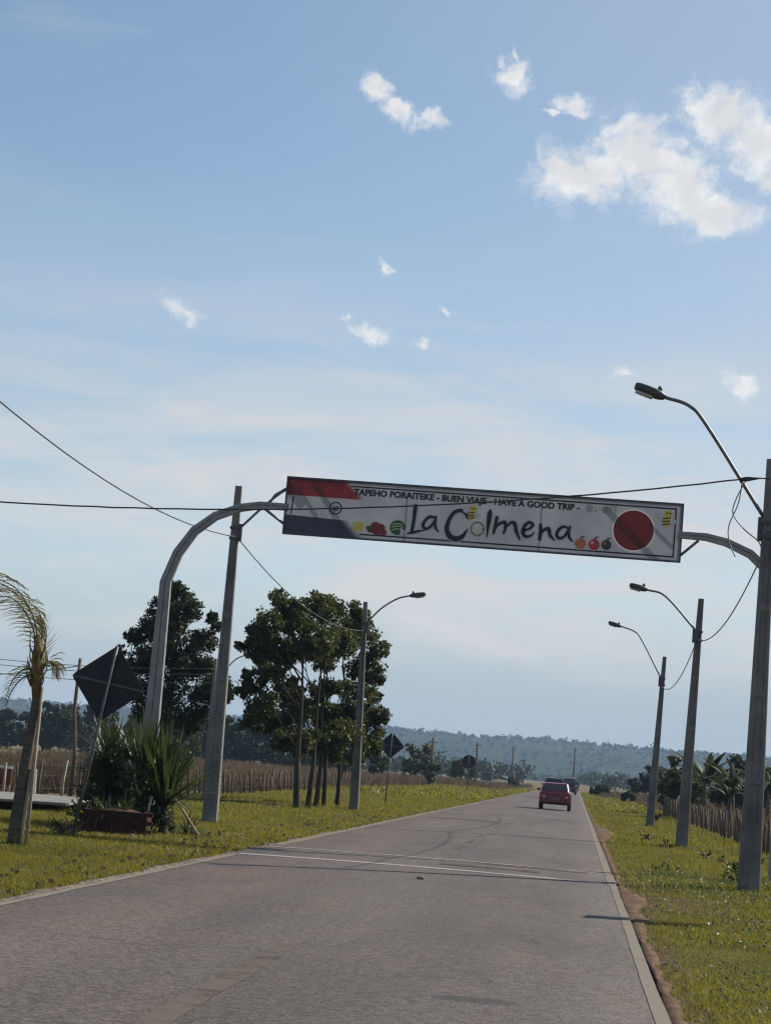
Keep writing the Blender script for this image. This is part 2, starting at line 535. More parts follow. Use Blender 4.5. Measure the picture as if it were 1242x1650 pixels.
M['wall_blue'] = simple('grey_roof', (0.10, 0.09, 0.085), (0.17, 0.15, 0.14), 2, 0.9, 0, 0.2, 0.1)
M['ink'] = simple('ink_navy', (0.006, 0.006, 0.016), (0.010, 0.010, 0.022), 3, 0.5, 0, 0.4, 0.0)
M['ink_grey'] = simple('ink_grey', (0.16, 0.165, 0.18), (0.2, 0.205, 0.22), 3, 0.5, 0, 0.4, 0.0)
M['ink_white'] = simple('ink_white', (0.46, 0.46, 0.46), (0.52, 0.52, 0.52), 3, 0.5, 0, 0.4, 0.0)
M['ink_yellow'] = simple('ink_yellow', (0.55, 0.42, 0.06), (0.7, 0.52, 0.08), 20, 0.5, 0, 0.4, 0.0)
M['ink_red'] = simple('ink_red', (0.45, 0.015, 0.03), (0.55, 0.02, 0.035), 20, 0.4, 0, 0.4, 0.0)
M['ink_maroon'] = simple('ink_maroon', (0.16, 0.02, 0.025), (0.22, 0.03, 0.03), 20, 0.5, 0, 0.4, 0.0)
M['ink_peach'] = simple('ink_peach', (0.42, 0.10, 0.05), (0.6, 0.2, 0.1), 14, 0.5, 0, 0.4, 0.0)
M['ink_plum'] = simple('ink_plum', (0.03, 0.018, 0.03), (0.05, 0.03, 0.045), 20, 0.4, 0, 0.4, 0.0)
M['ink_green'] = simple('ink_green', (0.02, 0.06, 0.02), (0.04, 0.10, 0.03), 20, 0.5, 0, 0.4, 0.0)
M['ink_pale'] = simple('ink_pale_green', (0.35, 0.45, 0.25), (0.45, 0.52, 0.32), 20, 0.5, 0, 0.4, 0.0)

# ground: short turf between the fences, dry field outside, by noise and place
mt, t, out = mat('ground')
pos_ = t.node('ShaderNodeNewGeometry').outputs['Position']
gx, gy, gz = t.sep(pos_)
big = t.noise(pos_, 0.06, 5, 0.6)
mid_ = t.noise(pos_, 0.7, 5, 0.6)
fine = t.noise(pos_, 9.0, 5, 0.65)
turf = t.mix(t.step(mid_, 0.35, 0.65), (0.05, 0.055, 0.013), (0.11, 0.095, 0.027))
turf = t.mix(t.math('MULTIPLY', t.step(fine, 0.45, 0.75), 0.5), turf, (0.15, 0.12, 0.055))
fld = t.mix(t.step(big, 0.38, 0.62), (0.13, 0.092, 0.058), (0.11, 0.098, 0.046))
fld = t.mix(t.math('MULTIPLY', t.step(mid_, 0.4, 0.7), 0.6), fld, (0.20, 0.15, 0.10))
wob = t.math('MULTIPLY', t.math('SUBTRACT', t.noise(pos_, 0.25, 3), 0.5), 3.0)
gxw = t.math('ADD', gx, wob)
inside = t.math('MULTIPLY', t.step(gxw, -15.6, -14.2), t.step(gxw, 6.6, 5.6))
inside = t.math('MULTIPLY', inside, t.step(gy, 420, 300))
soilm = t.step(t.math('ADD', t.vmath('LENGTH', t.vmath('MULTIPLY', t.vmath('SUBTRACT', pos_, (1.5, 31.2, 0)), (0.62, 0.34, 0))), t.math('MULTIPLY', t.math('SUBTRACT', mid_, 0.5), 1.2)), 0.75, 0.45)
edge = t.math('ADD', t.step(gx, 1.35, 0.9), t.math('MULTIPLY', t.math('SUBTRACT', t.math('ADD', t.math('MULTIPLY', mid_, 0.6), t.math('MULTIPLY', fine, 0.4)), 0.5), 1.9))
edge = t.math('MULTIPLY', t.step(edge, 0.35, 0.75), t.step(gx, -2.0, 0.0))
soilm = t.math('MAXIMUM', soilm, edge)
turf = t.mix(soilm, turf, t.mix(t.step(fine, 0.35, 0.65), (0.05, 0.034, 0.024), (0.12, 0.083, 0.058)))
principled(t, out, t.mix(inside, fld, turf), 1.0, 0, 0.05, t.math('ADD', t.math('MULTIPLY', fine, 0.4), mid_), 0.6, 0.15)
M['ground'] = mt

# asphalt with worn wheel paths, dust, old seams
mt, t, out = mat('asphalt')
pos_ = t.node('ShaderNodeNewGeometry').outputs['Position']
gx, gy, gz = t.sep(pos_)
grain = t.math('ADD', t.math('MULTIPLY', t.noise(pos_, 13, 3, 0.7), 0.5), t.math('MULTIPLY', t.noise(pos_, 42, 3, 0.7), 0.5))
chip = t.node('ShaderNodeTexVoronoi'); chip.inputs['Scale'].default_value = 28; t.put(chip.inputs['Vector'], pos_)
pat = t.noise(t.mapping(pos_, scale=(0.55, 0.10, 1)), 1.0, 6, 0.62)
pat2 = t.noise(t.mapping(pos_, scale=(1.6, 0.35, 1)), 1.0, 5, 0.6)
base = t.mix(t.step(pat, 0.3, 0.7), (0.048, 0.041, 0.0375), (0.078, 0.067, 0.061))
base = t.mix(t.math('MULTIPLY', t.step(pat2, 0.48, 0.72), 0.7), base, (0.092, 0.064, 0.048))
dust = t.math('MULTIPLY', t.step(gx, -2.0, -5.6), t.step(t.noise(t.mapping(pos_, scale=(0.7, 0.25, 1)), 1.0, 5, 0.6), 0.35, 0.7))
base = t.mix(t.math('MULTIPLY', dust, 0.6), base, (0.118, 0.072, 0.048))
for wx in (-4.75, -3.25, -1.45, 0.05):
    tr_ = t.step(t.math('ABSOLUTE', t.math('SUBTRACT', t.math('ADD', gx, t.math('MULTIPLY', t.math('SUBTRACT', pat, 0.5), 0.7)), wx)), 0.5, 0.1)
    base = t.mix(t.math('MULTIPLY', tr_, 0.22), base, (0.042, 0.038, 0.036))
sp = t.math('ADD', t.math('MULTIPLY', t.step(grain, 0.42, 0.58), 0.7), t.math('MULTIPLY', t.step(chip.outputs['Distance'], 0.1, 0.6), 0.3))
base = t.mix(0.92, base, t.mix(sp, (0.30, 0.29, 0.285), (1.75, 1.70, 1.66)), 'MULTIPLY')
# transverse seams and crack sealing
seam = None
for sy, sl, th in ((60.5, -0.25, 0.30), (46.5, 0.1, 0.10), (78.0, 0.1, 0.3), (104.0, 0.15, 0.8), (122.0, -0.1, 0.9)):
    d_ = t.math('ABSOLUTE', t.math('SUBTRACT', t.math('ADD', gy, t.math('ADD', t.math('MULTIPLY', gx, sl), t.math('MULTIPLY', pat2, 0.6))), sy))
    s1 = t.step(d_, th, th * 0.3)
    seam = s1 if seam is None else t.math('MAXIMUM', seam, s1)
crk = t.node('ShaderNodeTexVoronoi', feature='DISTANCE_TO_EDGE'); crk.inputs['Scale'].default_value = 0.55
t.put(crk.inputs['Vector'], t.vmath('ADD', pos_, t.vmath('MULTIPLY', t.noise(pos_, 1.2, 5, 0.6, color=True), (1.1, 1.1, 0))))
cracks = t.math('MULTIPLY', t.step(crk.outputs[0], 0.022, 0.004), t.step(t.noise(pos_, 0.22, 3), 0.47, 0.6))
lane = t.step(t.math('ABSOLUTE', t.math('ADD', t.math('ADD', gx, 2.15), t.math('MULTIPLY', t.math('SUBTRACT', pat2, 0.5), 0.6))), 0.05, 0.015)
seam = t.math('MAXIMUM', t.math('MULTIPLY', cracks, 0.85), t.math('MULTIPLY', seam, 0.6))
seam = t.math('MAXIMUM', seam, t.math('MULTIPLY', lane, t.math('MULTIPLY', 0.8, t.step(gy, 30, 45))))
painted_shadow = t.step(t.vmath('LENGTH', t.vmath('MULTIPLY', t.vmath('SUBTRACT', pos_, (-0.62, 15.35, 0)), (1.6, 2.6, 0))), t.math('ADD', 0.45, t.math('MULTIPLY', pat2, 0.4)), 0.35)  # small shadow on the near road, painted as a dark patch in the asphalt
base = t.mix(t.math('MAXIMUM', t.math('MULTIPLY', seam, 0.6), t.math('MULTIPLY', painted_shadow, 0.75)), base, (0.018, 0.017, 0.017))
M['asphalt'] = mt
asphalt_rough = t.math('ADD', 0.66, t.math('MULTIPLY', grain, 0.22))
principled(t, out, base, asphalt_rough, 0, 0.32, t.math('ADD', grain, t.math('MULTIPLY', chip.outputs['Distance'], 0.8)), 0.55, 0.012)


def paint(name, colr, keep, sx=1.0, sy=1.0):
    mt, t, out = mat(name)
    p_ = t.node('ShaderNodeNewGeometry').outputs['Position']
    n1_ = t.noise(t.mapping(p_, scale=(sx, sy, 1)), 2.0, 6, 0.65)
    n2_ = t.noise(p_, 24, 4, 0.7)
    f_ = t.step(t.math('ADD', t.math('MULTIPLY', n1_, 0.65), t.math('MULTIPLY', n2_, 0.35)), 0.62 - keep * 0.35, 0.74 - keep * 0.35)
    principled(t, out, t.mix(f_, colr, (0.066, 0.057, 0.052)), 1.0, 0, 0.03, n2_, 0.3, 0.006)
    return mt


M['line_r'] = paint('worn_white_line', (0.185, 0.165, 0.138), 0.22)
M['line_c'] = paint('faded_centre_line', (0.112, 0.096, 0.083), 0.42)
M['line_h'] = paint('worn_hump_line', (0.28, 0.265, 0.25), 0.24, 0.6, 2.0)
M['kerb'] = simple('gritty_edge', (0.05, 0.040, 0.032), (0.19, 0.16, 0.13), 5.0, 1.0, 0, 0.05, 0.5)

# hills
mt, t, out = mat('hills')
pos_ = t.node('ShaderNodeNewGeometry').outputs['Position']
n_ = t.noise(pos_, 0.02, 6, 0.6)
c_ = t.mix(t.step(n_, 0.35, 0.65), (0.013, 0.021, 0.010), (0.030, 0.038, 0.018))
c_ = t.mix(t.step(t.noise(pos_, 0.006, 4, 0.5), 0.58, 0.66), c_, (0.04, 0.045, 0.025))
principled(t, out, c_, 1.0, 0, 0.05, t.noise(pos_, 0.12, 4, 0.6), 1.0, 4.0)
M['hills'] = mt

# ------------------------------------------------------------------ the setting
def grid_mesh(name, xs, ys, zf, mt, smooth=True):
    v = np.array([(x, y, zf(x, y)) for y in ys for x in xs])
    nx, ny = len(xs), len(ys)
    i, j = np.meshgrid(np.arange(nx - 1), np.arange(ny - 1))
    a = (j * nx + i).ravel()
    lo = np.stack([a, a + 1, a + nx + 1, a + nx], 1).ravel()
    return poly_mesh(name, v, np.full(len(a), 4), lo, mt, smooth=smooth)


def road_shift(y):
    return -max(0.0, y - 340) ** 2 / 33800.0


def hump(y):
    k = (y - 34.9) / 4.6
    return 0.04 * math.sin(math.pi * k) ** 2 if 0 < k < 1 else 0.0


def smooth01(k):
    k = min(1, max(0, k))
    return k * k * (3 - 2 * k)


xs = sorted(set([-2600, -1500, -800, -400, -200, -120, -80, -60, -45, -35, -28, -22, -18] + [x / 2 for x in range(-32, 25)] + [15, 20, 30, 50, 90, 160, 300, 700, 1400, 2600]))
ys = sorted(set([-60, -30, -10, 0] + [4 + 0.75 * k for k in range(0, 89)] + list(range(71, 140, 1)) + list(range(140, 400, 10)) + [430, 480, 550, 650, 800, 1000, 1300, 1700, 2200, 2800, 3600, 3900]))


def ground_z(x, y):
    if -7 < x < 1.6 or y > 250: return 0.0
    k = min(1.0, (abs(x + 2.4) - 3.8) / 3.0)
    return 0.10 * k * noise.noise(Vector((x * 0.35, y * 0.2, 3.1))) + (0.04 * k)


g = link_mesh('ground', grid_mesh('ground', xs, ys, ground_z, M['ground']))
tag(g, kind='structure')

ys = sorted(set([-15, -8, 0] + [k * 4.0 for k in range(1, 86)] + [34.5 + k * 0.2 for k in range(0, 27)] + [350 + 25 * k for k in range(0, 40)] + [1400, 1500]))
rx = [-5.72, -5.55, -4.6, -3.5, -2.4, -1.3, -0.2, 0.7, 0.88]
v = []
for y in ys:
    for i, x in enumerate(rx):
        e = 0.0
        if i in (0, len(rx) - 1):
            e = 0.09 * noise.noise(Vector((x * 3, y * 0.7, 1.0)))
        z = 0.035 + 0.03 * (1 - ((x + 2.4) / 3.3) ** 2) + hump(y)
        if i in (0, len(rx) - 1): z = -0.03
        v.append((x + e + road_shift(y), y, z))
nx = len(rx)
i, j = np.meshgrid(np.arange(nx - 1), np.arange(len(ys) - 1))
a = (j * nx + i).ravel()
lo = np.stack([a, a + 1, a + nx + 1, a + nx], 1).ravel()
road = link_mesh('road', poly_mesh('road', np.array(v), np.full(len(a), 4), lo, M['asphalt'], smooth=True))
tag(road, kind='structure')


def road_z(x, y):
    return 0.035 + 0.03 * (1 - ((x + 2.4) / 3.3) ** 2) + hump(y)


def strip(name, x0, x1, y0, y1, mt, dy=1.0, dx=0.4, jit=0.0, lift=0.005):
    ny = max(2, int((y1 - y0) / dy) + 1)
    nx_ = max(2, int((x1 - x0) / dx) + 1)
    vv, ff = [], []
    for j in range(ny):
        y = y0 + (y1 - y0) * j / (ny - 1)
        for i in range(nx_):
            x = x0 + (x1 - x0) * i / (nx_ - 1)
            jx = jit * noise.noise(Vector((i * 7.7, y * 0.9, x0))) if i in (0, nx_ - 1) else 0
            vv.append((x + jx + road_shift(y), y, road_z(x, y) + lift))
    for j in range(ny - 1):
        for i in range(nx_ - 1):
            k = j * nx_ + i
            ff.append((k, k + 1, k + nx_ + 1, k + nx_))
    mb = MB(); mb.add(vv, ff, 0, True)
    return tag(mb.build(name, mt), kind='structure')


strip('right_edge_line', 0.655, 0.765, 8, 34.7, M['line_r'], 0.5, 0.09, 0.008)
strip('right_edge_line', 0.62, 0.76, 34.7, 39.9, M['line_r'], 0.2, 0.09, 0.008)
strip('right_edge_line', 0.62, 0.76, 39.9, 330, M['line_r'], 1.0, 0.09, 0.008)
strip('left_edge_line', -5.52, -5.40, 12, 34.7, M['line_r'], 0.5, 0.09, 0.03)
strip('left_edge_line', -5.52, -5.40, 39.9, 330, M['line_r'], 1.0, 0.09, 0.03)
for y0, y1, w_ in ((8, 18.3, 0.10), (44.5, 47.0, 0.07), (49.0, 52.0, 0.07), (55, 57.5, 0.06), (66, 69, 0.06)):
    strip('centre_line', -2.36 - w_, -2.36 + w_, y0, y1, M['line_c'], 0.5, 0.1, 0.02)
strip('hump_line', -5.45, 0.52, 34.92, 35.26, M['line_h'], 0.09, 0.3)
strip('hump_line', -5.45, 0.52, 38.3, 38.9, M['line_h'], 0.1, 0.3)
strip('hump_line', -2.2, -0.5, 36.2, 36.6, M['line_c'], 0.2, 0.3)
strip('hump_line', -1.5, 0.3, 37.4, 37.7, M['line_c'], 0.2, 0.3)
strip('cross_line', -5.0, -2.6, 73.2, 74.6, M['line_c'], 0.4, 0.3)


def dirt_w(y):
    n_ = noise.noise(Vector((0.5, y * 0.45, 2.0)))
    k = 0.12 + 0.07 * n_ + 0.05 * noise.noise(Vector((1.5, y * 1.9, 2.0))) + 0.02 * noise.noise(Vector((3.5, y * 5.1, 2.0)))
    k += 0.30 * math.exp(-((y - 31.3) / 2.1) ** 2) + 0.15 * math.exp(-((y - 27) / 1.2) ** 2)
    k += 0.6 * math.exp(-((y - 74) / 9.0) ** 2)
    return max(0.05, k)


def edge_w(y):
    return 0.03 + 0.11 * (0.5 + noise.noise(Vector((9.5, y * 0.5, 2.0)))) + 0.12 * noise.noise(Vector((4.5, y * 1.9, 2.0)))


def shoulder(name, side, wf, y0, y1, mt):
    vv, ff = [], []
    n_ = int((y1 - y0) / 0.12)
    for j in range(n_ + 1):
        y = y0 + (y1 - y0) * j / n_
        x0 = 0.72 if side > 0 else -5.56
        w_ = wf(y)
        for k in range(5):
            q = k / 4
            z = 0.036 - 0.012 * q + 0.006 * noise.noise(Vector((k * 2.0, y * 1.5, 5)))
            if k == 4: z = ground_z(x0 + side * (w_ + 0.07), y) - 0.03
            if k == 0: z = 0.012
            fr_ = (0.06 * noise.noise(Vector((7.7, y * 3.1, k * 0.6))) + 0.035 * noise.noise(Vector((2.7, y * 8.3, k * 0.6)))) * q
            vv.append((x0 + side * (0.07 + w_ * q + fr_), y, max(z, 0.006) if 0 < k < 4 else z))
    for j in range(n_):
        for k in range(4):
            b = j * 5 + k
            ff.append((b, b + 1, b + 6, b + 5))
    mb = MB(); mb.add(vv, ff, 0, True)
    return tag(mb.build(name, mt), kind='structure')


shoulder('dirt_shoulder', 1, dirt_w, 8, 180, M['dirt'])
shoulder('gritty_shoulder', -1, edge_w, 14, 200, M['kerb'])

# hills
hx = np.linspace(-2600, 2600, 105)
hy = np.linspace(1750, 3880, 45)


def hill_z(x, y):
    k = smooth01((y - 1900) / 1050)
    r = 50 + 7 * noise.noise(Vector((x / 420, 0.3, 0))) + 3.0 * noise.noise(Vector((x / 120, 1.3, 0))) - 0.004 * max(0, x) + (4 if -350 < x < -40 else 0)
    f_ = 13 * smooth01((y - 1780) / 250) * (0.7 + 0.5 * noise.noise(Vector((x / 260, 7.3, 0))))
    z = max(f_, k * r)
    return z + k * 3 * noise.noise(Vector((x / 80, y / 80, 0))) - 0.2


tag(link_mesh('hills', grid_mesh('hills', list(hx), list(hy), hill_z, M['hills'])), kind='structure')

def leafwood(name, label, cat, trees, per, leaf_s, mt):
    """far woodland: crowns of leaf clumps, one mass"""
    P_, T_, S_ = [], [], []
    for (x, y, z, s_) in trees:
        n = per
        k = 5
        c = rand_dirs(k) * rng.uniform(0.2, 0.8, k)[:, None] * s_
        p = c[rng.integers(0, k, n)] + rand_dirs(n) * (rng.uniform(0, 1, n) ** 0.5)[:, None] * s_ * 0.5
        p[:, 2] *= 0.85
        P_.append(p + (x, y, z)); T_.append(np.clip(rng.uniform(0.1, 0.9) + rng.normal(0, .15, n), 0, 1)); S_.append(np.full(n, leaf_s * (0.6 + 0.08 * s_)))
    P_, T_, S_ = map(np.concatenate, (P_, T_, S_))
    S_ = S_ * rng.uniform(0.7, 1.3, len(S_))
    o = link_mesh(name, leaves_mesh(name, P_, S_ * 1.3, S_, mt, 0.1, T_))
    return tag(o, label, cat, kind='stuff')


trs = []
for k in range(1500):
    y = rng.uniform(2100, 3050) if k < 800 else rng.uniform(2820, 3080)
    x = rng.uniform(-0.32, 0.14) * y
    s_ = rng.uniform(3, 6.0) * (1.5 if rng.uniform() < 0.06 else 1)
    trs.append((x, y, hill_z(x, y) + s_ * 0.4, s_))
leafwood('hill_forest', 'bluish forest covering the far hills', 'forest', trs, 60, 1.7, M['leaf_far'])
trs = []
for k in range(2600):
    y = 620 + 1200 * rng.uniform(0, 1) ** 1.3
    x = rng.uniform(-0.30, 0.14) * y
    if abs(x - road_shift(y)) < 12 and y < 1300: continue
    if noise.noise(Vector((x / 90, y / 160, 0))) < -0.2: continue
    s_ = rng.uniform(2.0, 4.6) * (1.3 if rng.uniform() < 0.1 else 1)
    trs.append((x, y, s_ * 0.75, s_))
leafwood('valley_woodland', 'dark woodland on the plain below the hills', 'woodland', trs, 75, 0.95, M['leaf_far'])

# ------------------------------------------------------------------ grass
def scatter(n, x0, x1, y0, y1, keep):
    p = np.stack([rng.uniform(x0, x1, n), y0 + (y1 - y0) * rng.uniform(0, 1, n), np.zeros(n)], 1)
    q = [k for k in range(n) if keep(p[k, 0], p[k, 1])]
    p = p[q]
    for k in range(len(p)): p[k, 2] = ground_z(p[k, 0], p[k, 1]) - 0.015
    return p


def keep_right(x, y):
    e = 0.85 + dirt_w(y)
    e += 0.12 * noise.noise(Vector((x * 4, y * 4, 0))) - 0.20 + 0.55 * rng.uniform() ** 3
    if math.hypot((x - 1.5) * 0.62, (y - 31.2) * 0.34) + 0.5 * noise.noise(Vector((x * 2, y * 2, 7))) < 0.65 and rng.uniform() < 0.65: return False
    return x > e and not (x > 5.9)


def keep_left(x, y):
    return x < -5.62 - edge_w(y) - 0.05 + 0.12 * noise.noise(Vector((x * 4, y * 4, 0)))


def patch(p, s=0.5, off=0.0):
    return np.array([0.5 + 0.9 * noise.noise(Vector((q[0] * s, q[1] * s * 0.6, off))) for q in p])


P_, H_, W_, T_ = [], [], [], []
for (n, y0, y1, hh, ww) in ((125000, 13, 32, 0.045, 0.0065), (62000, 30, 62, 0.06, 0.010), (48000, 60, 140, 0.08, 0.020), (14000, 130, 330, 0.16, 0.08)):
    p = scatter(n, 0.85, 5.8, y0, y1, keep_right)
    k = patch(p)
    P_.append(p); H_.append(hh * (0.75 + 0.6 * np.clip(k, 0, 1)) * rng.uniform(0.6, 1.5, len(p))); W_.append(ww * rng.uniform(0.7, 1.3, len(p)))
    T_.append(np.clip(k * 0.5 + 0.7 * (patch(p, 1.9, 5.0) - 0.5) + rng.normal(0.02, 0.2, len(p)), 0, 1))
P_, H_, W_, T_ = map(np.concatenate, (P_, H_, W_, T_))
tag(link_mesh('verge_grass', blades_mesh('right_verge_grass', P_, H_, W_, rng.uniform(0.2, 1.0, len(P_)), M['blade'], tint=T_)), 'short yellow-green grass on the right verge', 'grass', kind='stuff')
P_, H_, W_, T_ = [], [], [], []
for (n, x0, y0, y1, hh, ww) in ((62000, -8.8, 19, 33, 0.062, 0.008), (115000, -12, 30, 62, 0.07, 0.011), (80000, -14.6, 55, 130, 0.085, 0.021), (18000, -16, 125, 330, 0.2, 0.09)):
    p = scatter(n, x0, -5.6, y0, y1, keep_left)
    k = patch(p, 0.4, 8.0)
    P_.append(p); H_.append(hh * (0.6 + 0.8 * np.clip(k, 0, 1)) * rng.uniform(0.6, 1.5, len(p))); W_.append(ww * rng.uniform(0.7, 1.3, len(p)))
    T_.append(np.clip(k * 0.6 + 0.8 * (patch(p, 1.4, 3.0) - 0.5) + rng.normal(0.18, 0.2, len(p)), 0, 1))
P_, H_, W_, T_ = map(np.concatenate, (P_, H_, W_, T_))
tag(link_mesh('verge_grass', blades_mesh('left_verge_grass', P_, H_, W_, rng.uniform(0.2, 1.0, len(P_)), M['blade'], tint=T_)), 'yellow-green grass on the left verge', 'grass', kind='stuff')
# seed stalks and taller tufts standing out of the turf
P_ = []
for c in range(150):
    if c < 85:
        x, y = -5.9 - rng.uniform(0, 1) ** 1.3 * 7.5, rng.uniform(20, 95)
        if not keep_left(x, y): continue
    else:
        x, y = rng.uniform(1.2, 5.4), rng.uniform(14, 90)
    n = int(rng.integers(6, 22))
    q = np.stack([rng.normal(x, 0.10 + 0.002 * y, n), rng.normal(y, 0.14, n), np.zeros(n)], 1)
    q[:, 2] = ground_z(x, y) - 0.02
    P_.append(q)
for (x, y, r_) in ((3.07, 37.2, .2), (3.13, 61.8, .2), (3.22, 90.7, .2), (-8.46, 49.5, .2), (-7.8, 75.8, .2), (-8.64, 36.4, .06), (-8.4, 31.8, .14), (-9.3, 71.6, .12), (-9.1, 73, .12), (-9.05, 74.8, .12), (-8.4, 38.7, .6)):
    n = 70
    an = rng.uniform(0, 6.28, n)
    rr = r_ + np.abs(rng.normal(0, 0.07, n))
    P_.append(np.stack([x + rr * np.cos(an) * (1.0 if r_ < .5 else 1.0), y + rr * np.sin(an) * (1.0 if r_ < .5 else .15), np.full(n, ground_z(x, y) - 0.02)], 1))
P_ = np.concatenate(P_)
tag(link_mesh('grass_tufts', blades_mesh('grass_tufts', P_, rng.uniform(0.08, 0.22, len(P_)), 0.005 + 0.00015 * P_[:, 1], rng.uniform(0.2, 0.9, len(P_)), M['blade'], tint=np.clip(rng.normal(0.6, 0.35, len(P_)), 0, 1))), 'taller tufts and seed stalks in the verge grass', 'grass', kind='stuff')
# broad silvery weeds in the right turf near the camera
p = scatter(9000, 1.2, 4.6, 14, 44, lambda x, y: keep_right(x, y) and noise.noise(Vector((x * 0.8, y * 0.35, 4))) > -0.12)
p[:, 2] += rng.uniform(0.02, 0.09, len(p))
s_ = rng.uniform(0.012, 0.034, len(p)) * (0.7 + p[:, 1] / 60)
tag(link_mesh('weeds', leaves_mesh('turf_weeds', p, s_ * 1.3, s_, M['silver'], -0.1)), 'pale broad-leaved weeds among the right turf', 'weeds', kind='stuff')
p = scatter(2600, 0.8, 2.4, 13, 40, lambda x, y: x < 0.95 + 0.5 * rng.uniform() ** 2 + dirt_w(y))
p[:, 2] += 0.03
s_ = rng.uniform(0.008, 0.028, len(p))
tag(link_mesh('gravel', leaves_mesh('edge_gravel', p, s_ * 1.3, s_, M['stone'], 0.0)), 'loose grit and pebbles along the right road edge', 'gravel', kind='stuff')
# litter of dry leaves and stones along the left edge
p = scatter(900, -7.2, -5.6, 19, 70, keep_left)
p[:, 2] += rng.uniform(0.03, 0.1, len(p))
s_ = rng.uniform(0.03, 0.07, len(p))
tag(link_mesh('leaf_litter', leaves_mesh('leaf_litter', p, s_ * 1.4, s_, M['dry'], 0.0)), 'dry fallen leaves along the left road edge', 'leaves', kind='stuff')

# tall dry grass of the fields
def dry_field(name, label, n, xf, y0, y1, h0, dens_s=0.2):
    y = y0 + (y1 - y0) * rng.uniform(0, 1, n) ** 1.4
    x = xf(y, rng.uniform(0, 1, n))
    p = np.stack([x, y, np.zeros(n) - 0.03], 1)
    k = patch(p, dens_s, 4.0)
    sel = k > 0.2
    p, k = p[sel], k[sel]
    h_ = h0 * (0.45 + 0.75 * np.clip(k, 0, 1)) * rng.uniform(0.55, 1.25, len(p))
    w_ = 0.008 + 0.00045 * p[:, 1]
    o = link_mesh('dry_grass', blades_mesh(name, p, h_, w_ * rng.uniform(0.6, 1.4, len(p)), rng.uniform(0.2, 0.9, len(p)), M['dry'], tint=np.clip(k + rng.normal(0, 0.2, len(p)), 0, 1)))
    return tag(o, label, 'grass', kind='stuff')


dry_field('left_dry_field', 'tall dry brown grass in the field behind the left fence', 85000, lambda y, u: -15.0 - u * (2 + y * 0.16), 53, 330, 1.0)
dry_field('right_dry_field', 'tall dry brown grass in the field behind the right fence', 42000, lambda y, u: 5.9 + u * (5 + y * 0.14), 55, 260, 0.95)
dry_field('far_dry_field', 'pale dry grass beside the far end of the road', 9000, lambda y, u: np.where(u < 0.7, -8 - u * 30, 3 + (u - 0.7) * 40), 240, 420, 0.7)

# ------------------------------------------------------------------ haze
mt, t, out = mat('haze_air')
pv = t.node('ShaderNodeVolumePrincipled')
pv.inputs['Color'].default_value = HAZE_COL
pv.inputs['Density'].default_value = HAZE_DENSITY
pv.inputs['Anisotropy'].default_value = 0.0
t.l.new(pv.outputs[0], out.inputs['Volume'])
mb = MB(); mb.box((0, 1935, 39), (5300, 4070, 80))
tag(mb.build('haze', mt), kind='stuff')

# outlines in metres
LOGO_STROKES = [[(2.644, 0.764, 0.078), (2.64, 0.663, 0.078), (2.634, 0.495, 0.066), (2.622, 0.342, 0.066), (2.602, 0.204, 0.054)], [(2.53, 0.19, 0.03), (2.625, 0.221, 0.06), (2.744, 0.253, 0.045), (2.898, 0.294, 0.015)], [(3.048, 0.548, 0.048), (2.948, 0.559, 0.06), (2.863, 0.48, 0.06), (2.825, 0.38, 0.066), (2.876, 0.311, 0.054), (2.978, 0.36, 0.054), (3.053, 0.487, 0.048)], [(3.071, 0.573, 0.042), (3.063, 0.433, 0.06), (3.082, 0.343, 0.054), (3.142, 0.274, 0.024)], [(3.701, 0.592, 0.042), (3.655, 0.68, 0.06), (3.549, 0.73, 0.072), (3.423, 0.67, 0.072), (3.335, 0.512, 0.078), (3.306, 0.343, 0.089), (3.367, 0.211, 0.107), (3.492, 0.152, 0.107), (3.624, 0.204, 0.089), (3.718, 0.356, 0.024)], [(4.149, 0.774, 0.048), (4.143, 0.688, 0.101), (4.133, 0.505, 0.078), (4.125, 0.353, 0.042), (4.12, 0.225, 0.015)], [(4.291, 0.643, 0.066), (4.277, 0.5, 0.066), (4.248, 0.325, 0.054)], [(4.266, 0.408, 0.03), (4.354, 0.52, 0.054), (4.46, 0.558, 0.066), (4.474, 0.437, 0.06), (4.451, 0.339, 0.048)], [(4.464, 0.421, 0.03), (4.557, 0.54, 0.054), (4.646, 0.555, 0.072), (4.7, 0.392, 0.072), (4.777, 0.234, 0.036)], [(4.818, 0.415, 0.036), (4.945, 0.454, 0.048), (5.02, 0.541, 0.054), (4.95, 0.591, 0.06), (4.859, 0.518, 0.066), (4.826, 0.394, 0.072), (4.886, 0.302, 0.066), (4.999, 0.328, 0.042), (5.06, 0.398, 0.018)], [(5.168, 0.563, 0.054), (5.183, 0.44, 0.072), (5.171, 0.261, 0.066)], [(5.175, 0.37, 0.036), (5.259, 0.466, 0.06), (5.341, 0.484, 0.072), (5.374, 0.362, 0.066), (5.464, 0.269, 0.03)], [(5.734, 0.523, 0.042), (5.627, 0.552, 0.054), (5.542, 0.485, 0.06), (5.504, 0.38, 0.066), (5.563, 0.312, 0.06), (5.661, 0.36, 0.054), (5.725, 0.477, 0.048)], [(5.761, 0.561, 0.036), (5.74, 0.432, 0.06), (5.764, 0.337, 0.054), (5.828, 0.269, 0.024)]]
RING = (3.918, 0.385)
BEE = [(3.774, 0.709), (7.649, 0.877)]
RED_BAND = [(0.027, 1.207), (1.281, 1.17), (1.34, 0.99), (1.597, 0.806), (0.089, 0.796)]
BLUE_BAND = [(0.095, 0.404), (1.27, 0.362), (1.534, 0.086), (0.035, 0.001)]
EMBLEM = (1.036, 0.599)
